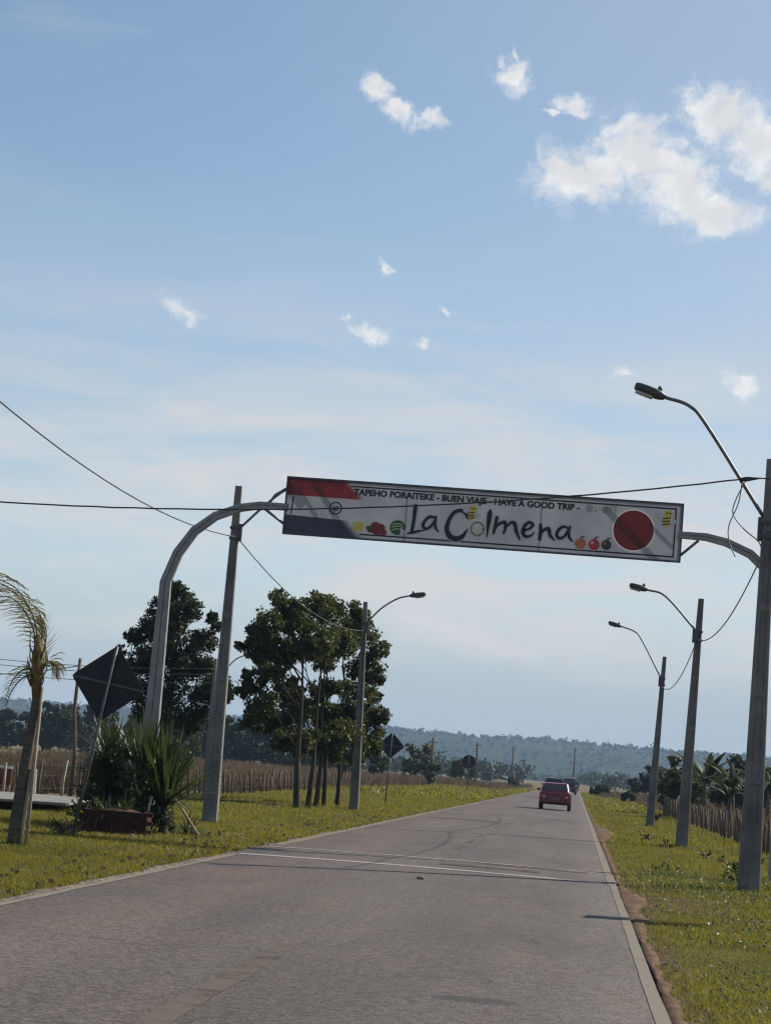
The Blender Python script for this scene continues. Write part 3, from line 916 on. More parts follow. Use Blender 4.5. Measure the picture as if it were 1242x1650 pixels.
FRUIT = {'lemon': (1.509, 0.264), 'tomato': (1.9, 0.249), 'melon': (2.32, 0.294), 'peach': (5.987, 0.235), 'apple': (6.258, 0.236), 'plum': (6.5, 0.246), 'disc': (7.018, 0.578)}
TEXT_AT = [(1.364, 0.905), (5.874, 0.922), (5.918, 0.925), (6.045, 0.896), (6.636, 0.911)]
GROVE_BLOBS = [(-10.87, 7.12, 0.62), (-11.33, 6.42, 0.66), (-11.76, 5.6, 0.57), (-10.27, 6.6, 0.75), (-9.18, 7.02, 0.79), (-8.15, 6.76, 0.66), (-9.75, 5.86, 0.88), (-10.84, 5.45, 0.79), (-8.75, 5.93, 0.84), (-7.76, 6.12, 0.57), (-7.24, 5.82, 0.44), (-7.33, 4.93, 0.49), (-7.38, 4.15, 0.4), (-11.95, 3.92, 0.49), (-11.54, 4.39, 0.53), (-11.24, 3.53, 0.66), (-10.62, 4.13, 0.57), (-10.74, 2.9, 0.66), (-9.99, 3.29, 0.79), (-9.17, 4.24, 0.62), (-9.09, 3.25, 0.84), (-8.32, 3.42, 0.75), (-7.54, 3.36, 0.62), (-7.27, 2.72, 0.53), (-7.79, 2.35, 0.53), (-8.69, 2.51, 0.57), (-8.01, 5.1, 0.53), (-11.64, 2.94, 0.4), (-11.0, 4.66, 0.53), (-9.26, 5.34, 0.66), (-8.28, 4.3, 0.57), (-9.91, 2.41, 0.57), (-9.23, 2.24, 0.53), (-8.34, 2.75, 0.71), (-7.81, 4.01, 0.57), (-7.47, 5.25, 0.44), (-10.4, 5.48, 0.71), (-11.57, 3.39, 0.44), (-10.54, 2.36, 0.44), (-7.44, 2.16, 0.4), (-8.44, 6.29, 0.66), (-9.75, 7.2, 0.57), (-11.31, 5.64, 0.57), (-7.0, 3.52, 0.4), (-9.68, 2.32, 0.57), (-10.23, 2.17, 0.44), (-8.94, 2.82, 0.57), (-9.58, 3.76, 0.49), (-10.29, 4.26, 0.4), (-8.54, 1.97, 0.4), (-11.07, 2.88, 0.49), (-7.75, 1.81, 0.35), (-7.08, 2.3, 0.35)]
PINE_BLOBS = [(-16.69, 7.8, 0.75), (-17.23, 7.25, 0.75), (-16.13, 7.32, 0.8), (-17.74, 6.57, 0.75), (-18.34, 6.15, 0.55), (-16.55, 6.28, 1.12), (-15.39, 6.23, 0.7), (-17.99, 5.16, 0.8), (-17.08, 5.09, 1.05), (-15.81, 5.19, 1.05), (-14.9, 5.13, 0.7), (-14.58, 4.39, 0.75), (-17.76, 4.03, 0.85), (-16.59, 3.87, 1.05), (-15.3, 3.84, 0.9), (-17.15, 3.07, 0.9), (-15.86, 2.91, 0.85), (-18.67, 5.49, 0.3), (-14.92, 6.77, 0.3), (-15.21, 7.14, 0.35), (-16.98, 8.21, 0.5), (-14.29, 4.04, 0.45)]

# ------------------------------------------------------------------ street lamps
def pole_mesh(hgt, w0, w1, x_top=0.0, bars=(1.1, 1.9, 3.4, 4.9, 6.3)):
    """tapered concrete pole with recessed panels on the faces along the road"""
    mb = MB()
    zs = [-0.3, 0.9]
    lv = [(-0.3, 0), (1.0, 0)]
    for a, b in zip(bars, bars[1:]):
        if b > hgt - 0.6: break
        lv += [(a + 0.07, 0), (a + 0.10, 1), (b - 0.07, 1), (b - 0.04, 0)]
    lv += [(hgt, 0)]
    rings = []
    for z, rec in lv:
        k = max(0, z) / hgt
        w_ = (w0 + (w1 - w0) * k) / 2
        d = w_ * 0.72
        q = 0.028 * rec
        xo = x_top * k
        c = 0.12 * w_
        rings.append([(xo - w_ + c, -d, z), (xo - w_ * .5, -d, z), (xo - w_ * .45, -d + q, z), (xo + w_ * .45, -d + q, z), (xo + w_ * .5, -d, z), (xo + w_ - c, -d, z),
                      (xo + w_, -d + c, z), (xo + w_, d - c, z), (xo + w_ - c, d, z), (xo + w_ * .5, d, z), (xo + w_ * .45, d - q, z), (xo - w_ * .45, d - q, z), (xo - w_ * .5, d, z), (xo - w_ + c, d, z),
                      (xo - w_, d - c, z), (xo - w_, -d + c, z)])
    mb.loft(rings)
    return mb


def catmull(pts, n=6):
    pts = [Vector(p) for p in pts]
    P = [pts[0] * 2 - pts[1]] + pts + [pts[-1] * 2 - pts[-2]]
    outp = []
    for i in range(1, len(P) - 2):
        for k in range(n):
            t_ = k / n
            a, b, c, d = P[i - 1], P[i], P[i + 1], P[i + 2]
            outp.append(0.5 * ((2 * b) + (c - a) * t_ + (2 * a - 5 * b + 4 * c - d) * t_ ** 2 + (3 * b - a - 3 * c + d) * t_ ** 3))
    outp.append(pts[-1])
    return outp


def street_lamp(x, y, hgt, w0, w1, arm, head, label, x_top=0.0, clamp_z=None, arm_r=0.03, group='street lamps along the road'):
    """arm and head are (x, z) points in metres, world x, above the ground"""
    root = empty('street_lamp', (x, y, 0), 0, label, 'street lamp', group)
    pole_mesh(hgt, w0, w1, x_top).build('pole', M['concrete'], root, bevel=0.006)
    pts = [(a - x, -0.02, z) for a, z in arm]
    am = MB(); am.tube(catmull(pts, 6), arm_r, 8)
    arm_o = am.build('bracket_arm', M['arm_steel'], root)
    cx_, cz = pts[0][0], pts[0][2]
    k = cz / hgt
    wz = w0 + (w1 - w0) * k
    cb = MB()
    cb.box((x_top * k, 0, cz - 0.05), (wz + 0.05, wz * 0.72 + 0.05, 0.06))
    cb.box((x_top * k, 0, cz - 0.30), (wz + 0.05, wz * 0.72 + 0.05, 0.06))
    sgn = 1 if arm[-1][0] > x else -1
    cb.box((x_top * k + sgn * (wz / 2 + 0.045), -0.01, cz - 0.16), (0.07, 0.10, 0.42))
    cb.build('clamp', M['steel_dark'], root, bevel=0.006)
    (hx0, hz0), (hx1, hz1) = head
    d = Vector((hx1 - hx0, 0, hz1 - hz0)); L = d.length; d.normalize()
    upv = Vector((-d.z * (1 if d.x > 0 else -1), 0, abs(d.x)))
    rings = []
    for q, hw, hh in ((0.0, 0.045, 0.045), (0.10, 0.075, 0.07), (0.26, 0.12, 0.085), (0.55, 0.15, 0.085), (0.85, 0.15, 0.075), (0.97, 0.12, 0.06), (1.0, 0.07, 0.04)):
        c = Vector((hx0 - x, 0, hz0)) + d * (L * q)
        ring = []
        for an in range(12):
            a_ = an / 12 * 2 * math.pi
            sx, sz = math.cos(a_), math.sin(a_)
            ring.append(c + Vector((0, math.copysign(abs(sx) ** 0.6, sx) * hw, 0)) + upv * (math.copysign(abs(sz) ** 0.6, sz) * hh))
        rings.append(ring)
    hb = MB(); hb.loft(rings, 0, True)
    ho = hb.build('lamp_head', M['steel_dark'], root)
    pc = MB()
    c = Vector((hx0 - x, 0, hz0)) + d * (L * 0.24)
    pc.tube([c + upv * 0.06, c + upv * 0.15], [0.045, 0.04], 8)
    pc.build('photocell', M['steel_dark'], ho)
    gl = MB()
    rings = []
    for q, hw in ((0.35, 0.10), (0.5, 0.12), (0.8, 0.12), (0.92, 0.09)):
        c = Vector((hx0 - x, 0, hz0)) + d * (L * q) - upv * 0.078
        rings.append([c + Vector((0, s_ * hw, 0)) - upv * e for s_, e in ((-1, 0), (-.6, .035), (.6, .035), (1, 0))])
    gl.loft(rings, 0, True)
    gl.build('lens', M['glass'], ho)
    return root


street_lamp(3.07, 37.2, 7.54, 0.38, 0.17, [(3.0, 6.45), (1.91, 8.03), (1.56, 8.40), (1.12, 8.53)], ((1.12, 8.53), (0.58, 8.71)), 'nearest street lamp on the right, its thick concrete pole running out at the picture edge', -0.02, arm_r=0.033)
street_lamp(3.13, 61.8, 7.21, 0.36, 0.16, [(3.15, 6.29), (2.25, 7.20), (1.70, 7.36)], ((1.70, 7.36), (1.18, 7.47)), 'second street lamp on the right verge, between a thicker and a shorter one', 0.14)
street_lamp(3.22, 90.7, 7.23, 0.36, 0.16, [(3.30, 6.32), (2.40, 7.86), (2.05, 8.22), (1.50, 8.38)], ((1.50, 8.38), (0.94, 8.53)), 'farthest and shortest-looking street lamp on the right verge', 0.19)
street_lamp(-8.46, 49.5, 8.03, 0.36, 0.16, [(-8.30, 7.07), (-7.75, 7.65), (-7.31, 8.02), (-6.95, 8.12)], ((-6.95, 8.12), (-6.42, 8.20)), 'left street lamp behind the arch, its lamp head hidden by the welcome sign', 0.0)
street_lamp(-7.80, 75.8, 7.51, 0.34, 0.15, [(-7.86, 6.77), (-7.37, 7.32), (-6.83, 7.70), (-6.39, 7.84)], ((-6.39, 7.84), (-5.81, 7.95)), 'left street lamp standing in front of the leafy grove', -0.17)
street_lamp(-17.0, 100, 6.6, 0.30, 0.15, [(-16.85, 5.80), (-16.5, 6.2), (-16.0, 6.45)], ((-16.0, 6.45), (-15.4, 6.5)), 'distant street lamp mostly hidden behind the left lamp pole, its curved arm reaching the grove', 0.0)

# diamond and round road signs, seen from behind
def sign_post(mb, x0, x1, z0, z1, r=0.035, y=0.0):
    mb.tube([(x0, y, z0), (x1, y, z1)], r, 8)


def diamond_sign(x, y, top, diag, lean, label, group='diamond road signs seen from the back', ry=0.0, post_mat='sign_post', xe=0.0):
    root = empty('road_sign', (x, y, 0), ry, label, 'road sign', group)
    pm = MB(); pm.tube([(0, 0.0, -0.25), (lean, 0.0, top - 0.02)], 0.032, 8)
    pm.build('post', M[post_mat], root)
    zc = top - diag / 2
    k = diag / 2
    a = math.atan2(lean, top)
    pn = MB()
    def pt(u, v_, yy):
        return (lean * zc / top + u * math.cos(a) + v_ * math.sin(a), yy, zc - u * math.sin(a) + v_ * math.cos(a))
    cr = 0.07 * k
    outl = []
    for cxx, czz, ax, az_ in ((0, k, -1, 0), (-k, 0, 0, -1), (0, -k, 1, 0), (k, 0, 0, 1)):
        n_ = Vector((cxx, czz)).normalized(); tg = Vector((-n_.y, n_.x))
        for q in (-1, 0, 1):
            p = Vector((cxx, czz)) - n_ * cr * (1 if q else 0.45) + tg * cr * q
            outl.append((p.x, p.y))
    front = [pt(u, v_, 0.052) for u, v_ in outl]; back = [pt(u, v_, 0.044) for u, v_ in outl]
    n_ = len(outl)
    pn.add(front + back, [tuple(range(n_)), tuple(range(2 * n_ - 1, n_ - 1, -1))] + [(i, (i + 1) % n_, n_ + (i + 1) % n_, n_ + i) for i in range(n_)])
    pn.build('sign_plate', M['sign_back'], root)
    rb = MB()
    rb.tube([pt(-k * 0.93, 0.0, 0.037), pt(k * 0.93, 0.0, 0.037)], 0.018, 4, square=True)
    rb.build('stiffener', M['sign_post'], root)
    return root


diamond_sign(-8.64, 36.4, 3.40, 1.36, 0.52, 'large leaning diamond road sign seen from behind beside the spiky plants')
diamond_sign(-8.52, 96.3, 3.25, 1.22, 0.10, 'smaller upright diamond road sign seen from behind past the leafy grove')
diamond_sign(3.75, 28.5, 3.30, 1.45, 0.0, 'unseen diamond sign added on the right verge to cast a shadow across the white edge line')  # out-of-view sign, added to throw the shadow over the edge line

root = empty('road_sign', (-8.9, 176, 0), 0, 'round dark road sign on a thin post far along the left verge', 'road sign')
pm = MB(); pm.tube([(0, 0, -0.2), (0, 0, 3.1)], 0.035, 8); pm.build('post', M['sign_post'], root)
pm = MB(); pm.tube([(0, 0.045, 2.62), (0, 0.06, 2.62)], 0.56, 28, smooth=False); pm.build('sign_plate', M['sign_back'], root)

# ------------------------------------------------------------------ welcome sign on its arch
AY = 42.0
arch = empty('welcome_arch', (0, AY, 0), 0, 'steel arch over the road carrying the long white La Colmena welcome board', 'welcome arch')


def arch_side(pts, w0, w1):
    """two tapering square tubes side by side, welded along a groove"""
    pts = [Vector((p[0], 0, p[1])) for p in pts]
    n = len(pts)
    L = [0]
    for a, b in zip(pts, pts[1:]): L.append(L[-1] + (b - a).length)
    for side in (-1, 1):
        rings = []
        for i, p in enumerate(pts):
            tdir = (pts[min(i + 1, n - 1)] - pts[max(0, i - 1)]).normalized()
            nrm = Vector((tdir.z, 0, -tdir.x))
            w_ = w0 + (w1 - w0) * L[i] / L[-1]
            a, b = (0.04, 0.50) if side > 0 else (-0.50, -0.04)
            d = w_ * 0.30
            rings.append([p + nrm * (w_ * a) + Vector((0, -d, 0)), p + nrm * (w_ * b) + Vector((0, -d, 0)), p + nrm * (w_ * b) + Vector((0, d, 0)), p + nrm * (w_ * a) + Vector((0, d, 0))])
        mb = MB(); mb.loft(rings)
        mb.build('arch_tube', M['galv'], arch, bevel=0.012)
    rings = []
    for i, p in enumerate(pts):
        tdir = (pts[min(i + 1, n - 1)] - pts[max(0, i - 1)]).normalized()
        nrm = Vector((tdir.z, 0, -tdir.x))
        w_ = w0 + (w1 - w0) * L[i] / L[-1]
        d = w_ * 0.2
        rings.append([p + nrm * (w_ * a) + Vector((0, e * d, 0)) for a, e in ((-0.06, -1), (0.06, -1), (0.06, 1), (-0.06, 1))])
    mb = MB(); mb.loft(rings); mb.build('weld_strip', M['galv'], arch)


LA = [(-8.50, -0.3), (-8.52, 2.2), (-8.50, 5.02), (-8.30, 5.62), (-8.00, 6.09), (-7.60, 6.42), (-7.12, 6.62), (-6.70, 6.70), (-6.13, 6.70)]
arch_side(LA, 0.36, 0.14)
RA = [(3.99, -0.3), (4.01, 2.2), (3.99, 5.02), (3.85, 5.60), (3.55, 6.02), (3.13, 6.38), (2.65, 6.58), (2.25, 6.66), (1.72, 6.67)]
arch_side([(2 * 3.99 - 3.99 - (x - 3.99) * 1 + 0 if False else x, z) for x, z in RA], 0.36, 0.14)
for pts_ in ([(-6.58, 6.68), (-6.42, 6.93), (-6.20, 7.08)], [(-6.62, 6.64), (-6.20, 6.36)], [(1.76, 6.26), (2.10, 6.58)]):
    b_ = MB(); b_.tube([(x, 0, z) for x, z in pts_], 0.028, 6); b_.build('brace', M['arm_steel'], arch)

# board: local x along the board, local z up
BW, BH = 7.98, 1.18
mt, t, out = mat('printed_vinyl')
co = t.node('ShaderNodeTexCoord').outputs['Object']
a_, _, b_ = t.sep(co)
wv = t.noise(co, 1.6, 4, 0.55)
white = t.mix(t.step(wv, 0.35, 0.7), (0.27, 0.272, 0.29), (0.34, 0.343, 0.36))
edge_r = t.math('ADD', 1.26, t.math('MULTIPLY', t.step(b_, 1.16, 0.80), 0.30))
redm = t.math('MULTIPLY', t.step(t.math('SUBTRACT', a_, edge_r), 0.05, -0.10), t.step(b_, 0.795, 0.815))
c_ = t.mix(redm, white, t.mix(t.step(t.noise(co, 3.0, 3), 0.35, 0.7), (0.085, 0.006, 0.008), (0.18, 0.013, 0.014)))
bl_ = t.math('SUBTRACT', a_, t.math('ADD', 1.26, t.math('MULTIPLY', t.math('SUBTRACT', 0.36, b_), 0.95)))
blm = t.math('MULTIPLY', t.step(bl_, 0.10, -0.14), t.step(t.math('ADD', b_, t.math('MULTIPLY', a_, 0.035)), 0.415, 0.400))
c_ = t.mix(blm, c_, (0.020, 0.022, 0.040))
dd = t.vmath('LENGTH', t.vmath('MULTIPLY', t.vmath('SUBTRACT', co, (7.018, 0, 0.578)), (1, 0, 1)))
c_ = t.mix(t.step(dd, 0.432, 0.422), c_, (0.5, 0.5, 0.5))
c_ = t.mix(t.step(dd, 0.404, 0.396), c_, (0.105, 0.009, 0.008))
p_ = t.node('ShaderNodeBsdfPrincipled'); t.put(p_.inputs['Base Color'], c_); p_.inputs['Roughness'].default_value = 0.45
tr_ = t.node('ShaderNodeBsdfTranslucent'); t.put(tr_.inputs[0], c_)
mx = t.node('ShaderNodeMixShader'); mx.inputs[0].default_value = 0.20
t.l.new(p_.outputs[0], mx.inputs[1]); t.l.new(tr_.outputs[0], mx.inputs[2]); t.l.new(mx.outputs[0], out.inputs[0])
mb = MB()
nxp = 40
vv = []
for j in range(7):
    for i in range(nxp + 1):
        x, z = 0.03 + (BW - 0.06) * i / nxp, 0.03 + (BH - 0.06) * j / 6
        vv.append((x, 0.008 * noise.noise(Vector((x * 1.3, z * 2.0, 0.4))), z))
mb.add(vv, [(j * (nxp + 1) + i, j * (nxp + 1) + i + 1, (j + 1) * (nxp + 1) + i + 1, (j + 1) * (nxp + 1) + i) for j in range(6) for i in range(nxp)], 0, True)
board = mb.build('sign_board', mt, arch, (-6.21, 0, 6.15), (0, R(0.25), 0))
fr = MB()
for (x0, z0, x1, z1) in ((0, 0.015, BW, 0.015), (0, BH - 0.015, BW, BH - 0.015)):
    fr.box(((x0 + x1) / 2, 0.0, z0), (BW, 0.07, 0.035))
for x in (0.015, BW - 0.015):
    fr.box((x, 0.0, BH / 2), (0.033, 0.069, BH - 0.066))
fr.build('frame', M['steel_dark'], board)
# steel behind the vinyl: its shadow shows through from the sun
for (x0, z0, x1, z1, r_) in ((0.1, 1.15, 0.5, 0.7, 0.05), (0.35, 1.10, 0.85, 0.42, 0.022), (0.75, 1.14, 1.35, 0.30, 0.03), (6.55, 1.10, 7.75, 0.02, 0.035), (7.45, 0.85, 7.95, 0.40, 0.022), (2.6, 1.15, 2.6, 0.03, 0.012), (5.3, 1.15, 5.3, 0.03, 0.012)):
    b2 = MB(); b2.tube([(x0, 0.10, z0), (x1, 0.10, z1)], r_, 6); b2.build('back_strut', M['galv'], board)
# printed inner line
ln = MB()
def ribbon(mb, x0, z0, x1, z1, w_, y=-0.012):
    d = Vector((x1 - x0, z1 - z0)).normalized(); n_ = Vector((-d.y, d.x)) * w_ / 2
    mb.add([(x0 + n_.x, y, z0 + n_.y), (x0 - n_.x, y, z0 - n_.y), (x1 - n_.x, y, z1 - n_.y), (x1 + n_.x, y, z1 + n_.y)], [(0, 1, 2, 3)])
ribbon(ln, 1.30, BH - 0.115, BW - 0.15, BH - 0.115, 0.030)
ribbon(ln, 1.55, 0.105, BW - 0.15, 0.105, 0.030)
ribbon(ln, BW - 0.15, 0.09, BW - 0.15, BH - 0.10, 0.030)
ribbon(ln, 0.14, 0.42, 0.16, 0.78, 0.025)
ln.build('border_line', M['ink'], board)


def stroke(mb, pts, y, extra=0.0, kf=6):
    n_ = len(pts)
    cc = catmull([(p[0], 0, p[1]) for p in pts], kf)
    ws = np.interp(np.arange(len(cc)) / kf, np.arange(n_), [p[2] for p in pts])
    vs = []
    for i, c in enumerate(cc):
        d = (cc[min(i + 1, len(cc) - 1)] - cc[max(0, i - 1)]).normalized()
        n2 = Vector((-d.z, 0, d.x)) * (ws[i] / 2 + extra)
        vs += [(c.x + n2.x, y, c.z + n2.z), (c.x - n2.x, y, c.z - n2.z)]
    mb.add(vs, [(2 * i, 2 * i + 1, 2 * i + 3, 2 * i + 2) for i in range(len(cc) - 1)])
    for e, c in ((0, cc[0]), (-1, cc[-1])):
        r_ = ws[e] / 2 + extra
        vs = [(c.x + math.cos(k / 8 * 6.283) * r_, y - 0.0006, c.z + math.sin(k / 8 * 6.283) * r_) for k in range(8)]
        mb.add(vs, [tuple(range(8))])


k0 = 0
for cnt in (2, 2, 1, 1, 3, 1, 2, 2):       # strokes of L a C l m e n a
    lt = MB(); lo_ = MB()
    for k, s_ in enumerate(LOGO_STROKES[k0:k0 + cnt]):
        stroke(lt, s_, -0.022 - 0.0012 * k)
        stroke(lo_, s_, -0.014 - 0.0012 * k, 0.020)
    lt.build('letter', M['ink'], board)
    lo_.build('letter_outline', M['ink_white'], board)
    k0 += cnt
rgm = MB()
stroke(rgm, [(RING[0] + math.cos(a) * 0.125, RING[1] + math.sin(a) * 0.135, 0.034) for a in np.linspace(0, 2 * math.pi, 13)], -0.020, 0, 3)
rgm.build('letter_ring', simple('ink_olive', (0.16, 0.15, 0.10), (0.24, 0.22, 0.13), 9, 0.5), board)


def text(body, x, z, h, mt, width=None, bold=0.0, name='lettering', centre=False, y=-0.018, slope=0.0):
    cu = bpy.data.curves.new('text', 'FONT')
    cu.body = body
    cu.size = h / 0.73
    cu.offset = bold
    cu.fill_mode = 'BOTH'
    cu.resolution_u = 3
    o = bpy.data.objects.new('text', cu)
    col.objects.link(o)
    dg = bpy.context.evaluated_depsgraph_get()
    me = bpy.data.meshes.new_from_object(o.evaluated_get(dg))
    bpy.data.objects.remove(o)
    bpy.data.curves.remove(cu)
    n_ = len(me.vertices)
    q = np.zeros(n_ * 3, np.float32); me.vertices.foreach_get('co', q); q = q.reshape(-1, 3)
    x0, x1 = q[:, 0].min(), q[:, 0].max()
    kx = width / (x1 - x0) if width else 1.0
    X = (q[:, 0] - x0) * kx
    if centre: X -= (x1 - x0) * kx / 2
    res = np.stack([X + x, np.full(n_, y), q[:, 1] + z + slope * X], 1)
    me.vertices.foreach_set('co', res.astype(np.float32).ravel())
    me.materials.clear(); me.materials.append(mt)
    me.update()
    return tag(link_mesh(name, me, board), kind='stuff')


text("TAPEHO PORAITEKE - BUEN VIAJE - HAVE A GOOD TRIP -", 1.375, 0.90, 0.125, M['ink'], 4.55, 0.0075)
text("良い旅行", 6.06, 0.895, 0.125, M['ink_grey'], 0.60, 0.0)
em = MB()
stroke(em, [(EMBLEM[0] + math.cos(a) * 0.118, EMBLEM[1] + math.sin(a) * 0.118, 0.026) for a in np.linspace(0, 2 * math.pi, 13)], -0.016, 0, 3)
em.build('emblem', M['ink'], board)
text("60", EMBLEM[0], EMBLEM[1] - 0.05, 0.10, M['ink'], 0.12, 0.006, centre=True, name='emblem_number')


def disc(mb, x, z, rx, rz, y, mi=0, n=18, wob=0.0, ph=0.0):
    vs = [(x + math.cos(k / n * 6.2832) * rx * (1 + wob * math.sin(k * 2.3 + ph)), y, z + math.sin(k / n * 6.2832) * rz * (1 + wob * math.cos(k * 1.7 + ph))) for k in range(n)]
    mb.add(vs, [tuple(range(n))], mi)


fx, fz = FRUIT['lemon']
p = MB(); disc(p, fx, fz, 0.125, 0.095, -0.016, 0, wob=0.06); disc(p, fx - 0.06, fz + 0.02, 0.05, 0.05, -0.018, 1, 10); p.build('printed_lemon', [M['ink_yellow'], M['ink_pale']], board)
fx, fz = FRUIT['tomato']
p = MB(); disc(p, fx - 0.13, fz - 0.02, 0.09, 0.07, -0.014, 1, 9, 0.2); disc(p, fx - 0.03, fz + 0.04, 0.10, 0.09, -0.016); disc(p, fx + 0.08, fz + 0.01, 0.09, 0.09, -0.018, 0, 14, .08); disc(p, fx + 0.13, fz - 0.07, 0.08, 0.07, -0.020); disc(p, fx, fz - 0.06, 0.10, 0.07, -0.022, 0, 14, .06); p.build('printed_tomatoes', [M['ink_maroon'], M['ink_green']], board)
fx, fz = FRUIT['melon']
p = MB(); disc(p, fx, fz, 0.16, 0.15, -0.014)
for k, dz_ in enumerate((-0.06, -0.01, 0.045, 0.095)):
    stroke(p, [(fx - 0.13 + 0.02 * k * (k - 2), fz + dz_ - 0.02, 0.02), (fx, fz + dz_ + 0.015, 0.026), (fx + 0.12, fz + dz_ - 0.01, 0.02)], -0.017, 0, 3)
    p.mi[-4:] = p.mi[-4:]
p2 = MB()
for k, dz_ in enumerate((-0.035, 0.02, 0.07)):
    stroke(p2, [(fx - 0.12, fz + dz_ - 0.02, 0.018), (fx, fz + dz_ + 0.012, 0.022), (fx + 0.11, fz + dz_ - 0.01, 0.018)], -0.020, 0, 3)
disc(p2, fx + 0.10, fz - 0.08, 0.085, 0.10, -0.022, 1, 3)
p.build('printed_melon', M['ink_green'], board); p2.build('printed_melon_stripes', [M['ink_pale'], M['ink_white']], board)
for nm, mt_, r_ in (('peach', 'ink_peach', 0.11), ('apple', 'ink_red', 0.11), ('plum', 'ink_plum', 0.10)):
    fx, fz = FRUIT[nm]
    p = MB(); disc(p, fx, fz, r_ * 1.12, r_ * 1.16, -0.0145, 2, 18); disc(p, fx, fz, r_, r_ * 1.03, -0.017, 0, 18, 0.03); disc(p, fx - r_ * 0.35, fz + r_ * 0.3, r_ * 0.26, r_ * 0.28, -0.019, 3, 10)
    stroke(p, [(fx, fz + r_ * 0.9, 0.012), (fx + 0.03, fz + r_ * 1.3, 0.035), (fx + 0.09, fz + r_ * 1.45, 0.008)], -0.020, 0, 4)
    n0 = len(p.f)
    p.mi[-(8 + 2):] = [1] * 10
    p.build('printed_' + nm, [M[mt_], M['ink_green'], M['ink_white'], M['ink_peach'] if nm != 'apple' else M['ink_white']], board)
for k, (bx, bz) in enumerate(BEE):
    p = MB(); s_ = 1.0 if k == 0 else 1.15
    disc(p, bx - 0.09 * s_, bz + 0.03, 0.08 * s_, 0.055 * s_, -0.024, 2, 12); disc(p, bx + 0.10 * s_, bz - 0.06 * s_, 0.07 * s_, 0.06 * s_, -0.024, 2, 12)
    disc(p, bx + 0.03 * s_, bz + 0.06 * s_, 0.075 * s_, 0.075 * s_, -0.026, 0, 14)
    disc(p, bx, bz - 0.06 * s_, 0.07 * s_, 0.10 * s_, -0.0265, 0, 14)
    for q in (-0.02, -0.075, -0.125):
        ribbon(p, bx - 0.065 * s_, bz + q * s_, bx + 0.065 * s_, bz + (q + 0.02) * s_, 0.022 * s_, -0.029); p.mi[-1] = 1
    for q in (-0.025, 0.03):
        disc(p, bx + (0.03 + q) * s_, bz + 0.075 * s_, 0.014 * s_, 0.018 * s_, -0.029, 1, 8)
    p.build('printed_bee', [M['ink_yellow'], M['ink'], M['ink_white']], board)

# ------------------------------------------------------------------ cables
def cable(name, label, pts, r_, mt, group=None, cat='cable', n=None):
    mb = MB(); mb.tube(pts, r_, 5, caps=True)
    return tag(mb.build(name, mt), label, cat, group)


def sag(a, b, s_, n=18):
    a, b = Vector(a), Vector(b)
    return [a.lerp(b, k / n) - Vector((0, 0, 4 * s_ * (k / n) * (1 - k / n))) for k in range(n + 1)]


cable('overhead_cable', 'twisted black cable crossing the road in front of the welcome board', [(x, 37.05, 5.85 + 0.0070 * (x + 11) ** 2 + 0.004 * math.sin(x * 9)) for x in np.linspace(-24, 2.62, 70)], 0.015, M['cable'])
ins = MB(); ins.tube([(2.50, 37.05, 7.12), (2.62, 37.05, 7.14), (2.86, 37.05, 7.17), (3.02, 37.1, 7.18)], [0.03, 0.045, 0.012, 0.012], 6)
tag(ins.build('cable_grip', M['cable']), 'dark grip where the crossing cable meets the right lamp pole', 'cable grip')
cable('drooping_cable', 'thin looped cable hanging from the crossing cable beside the right lamp pole', catmull([(2.60, 37.04, 7.1), (2.45, 37.0, 6.75), (2.42, 37.0, 6.5), (2.62, 37.0, 6.25), (2.88, 37.0, 6.05), (2.95, 37.0, 5.9)], 6), 0.011, M['cable_grey'])
cable('drooping_cable', 'thin cable dropping from the crossing cable onto the right arm of the arch', catmull([(2.55, 37.06, 7.1), (2.50, 37.02, 6.7), (2.36, 37.0, 6.3), (2.38, 37.0, 6.0), (2.50, 37.0, 5.75)], 6), 0.011, M['cable_grey'])
cable('overhead_cable', 'cable coming from the upper left edge down to the left lamp pole behind the arch', sag((-8.5, 22.0, 6.85), (-8.42, 49.4, 6.8), 0.62), 0.013, M['cable'])
cable('overhead_cable', 'cable sagging from the left lamp pole past the treetop to the next lamp', sag((-8.40, 49.6, 6.8), (-7.95, 75.7, 6.45), 0.55), 0.014, M['cable'])
cable('overhead_cable', 'cable sagging between the nearest and second right lamp poles', sag((3.02, 37.4, 5.95), (3.25, 61.7, 6.0), 0.50), 0.014, M['cable_grey'])
cable('overhead_cable', 'cable sagging between the second and farthest right lamp poles', sag((3.22, 61.9, 6.0), (3.36, 90.6, 5.95), 0.60), 0.016, M['cable_grey'])
for z, lb in ((4.72, 'topmost of three thin wires in front of the dark pine at left'), (4.52, 'middle of three thin wires in front of the dark pine at left'), (4.20, 'lowest of three thin wires in front of the dark pine at left')):
    cable('thin_wire', lb, sag((-13.2, 75, z - 0.05), (-26.5, 77, z + 0.1), 0.30), 0.013, M['cable_grey'], 'thin wires left of the pale pole')
cable('thin_wire', 'thin wire running from the dark pole behind the diamond sign to the palm', sag((-13.7, 57, 3.75), (-18.5, 55, 3.2), 0.2), 0.013, M['cable_grey'])

# ------------------------------------------------------------------ trees
def limb(a, b, k=3, j=0.15):
    a, b = Vector(a), Vector(b)
    pts = [a]
    for i in range(1, k):
        p = a.lerp(b, i / k)
        L = (b - a).length
        p += Vector((random.uniform(-j, j), random.uniform(-j, j), random.uniform(-j, j) * 0.5 + 0.06 * math.sin(i / k * math.pi))) * L * 0.5
        pts.append(p)
    pts.append(b)
    return catmull(pts, 3)


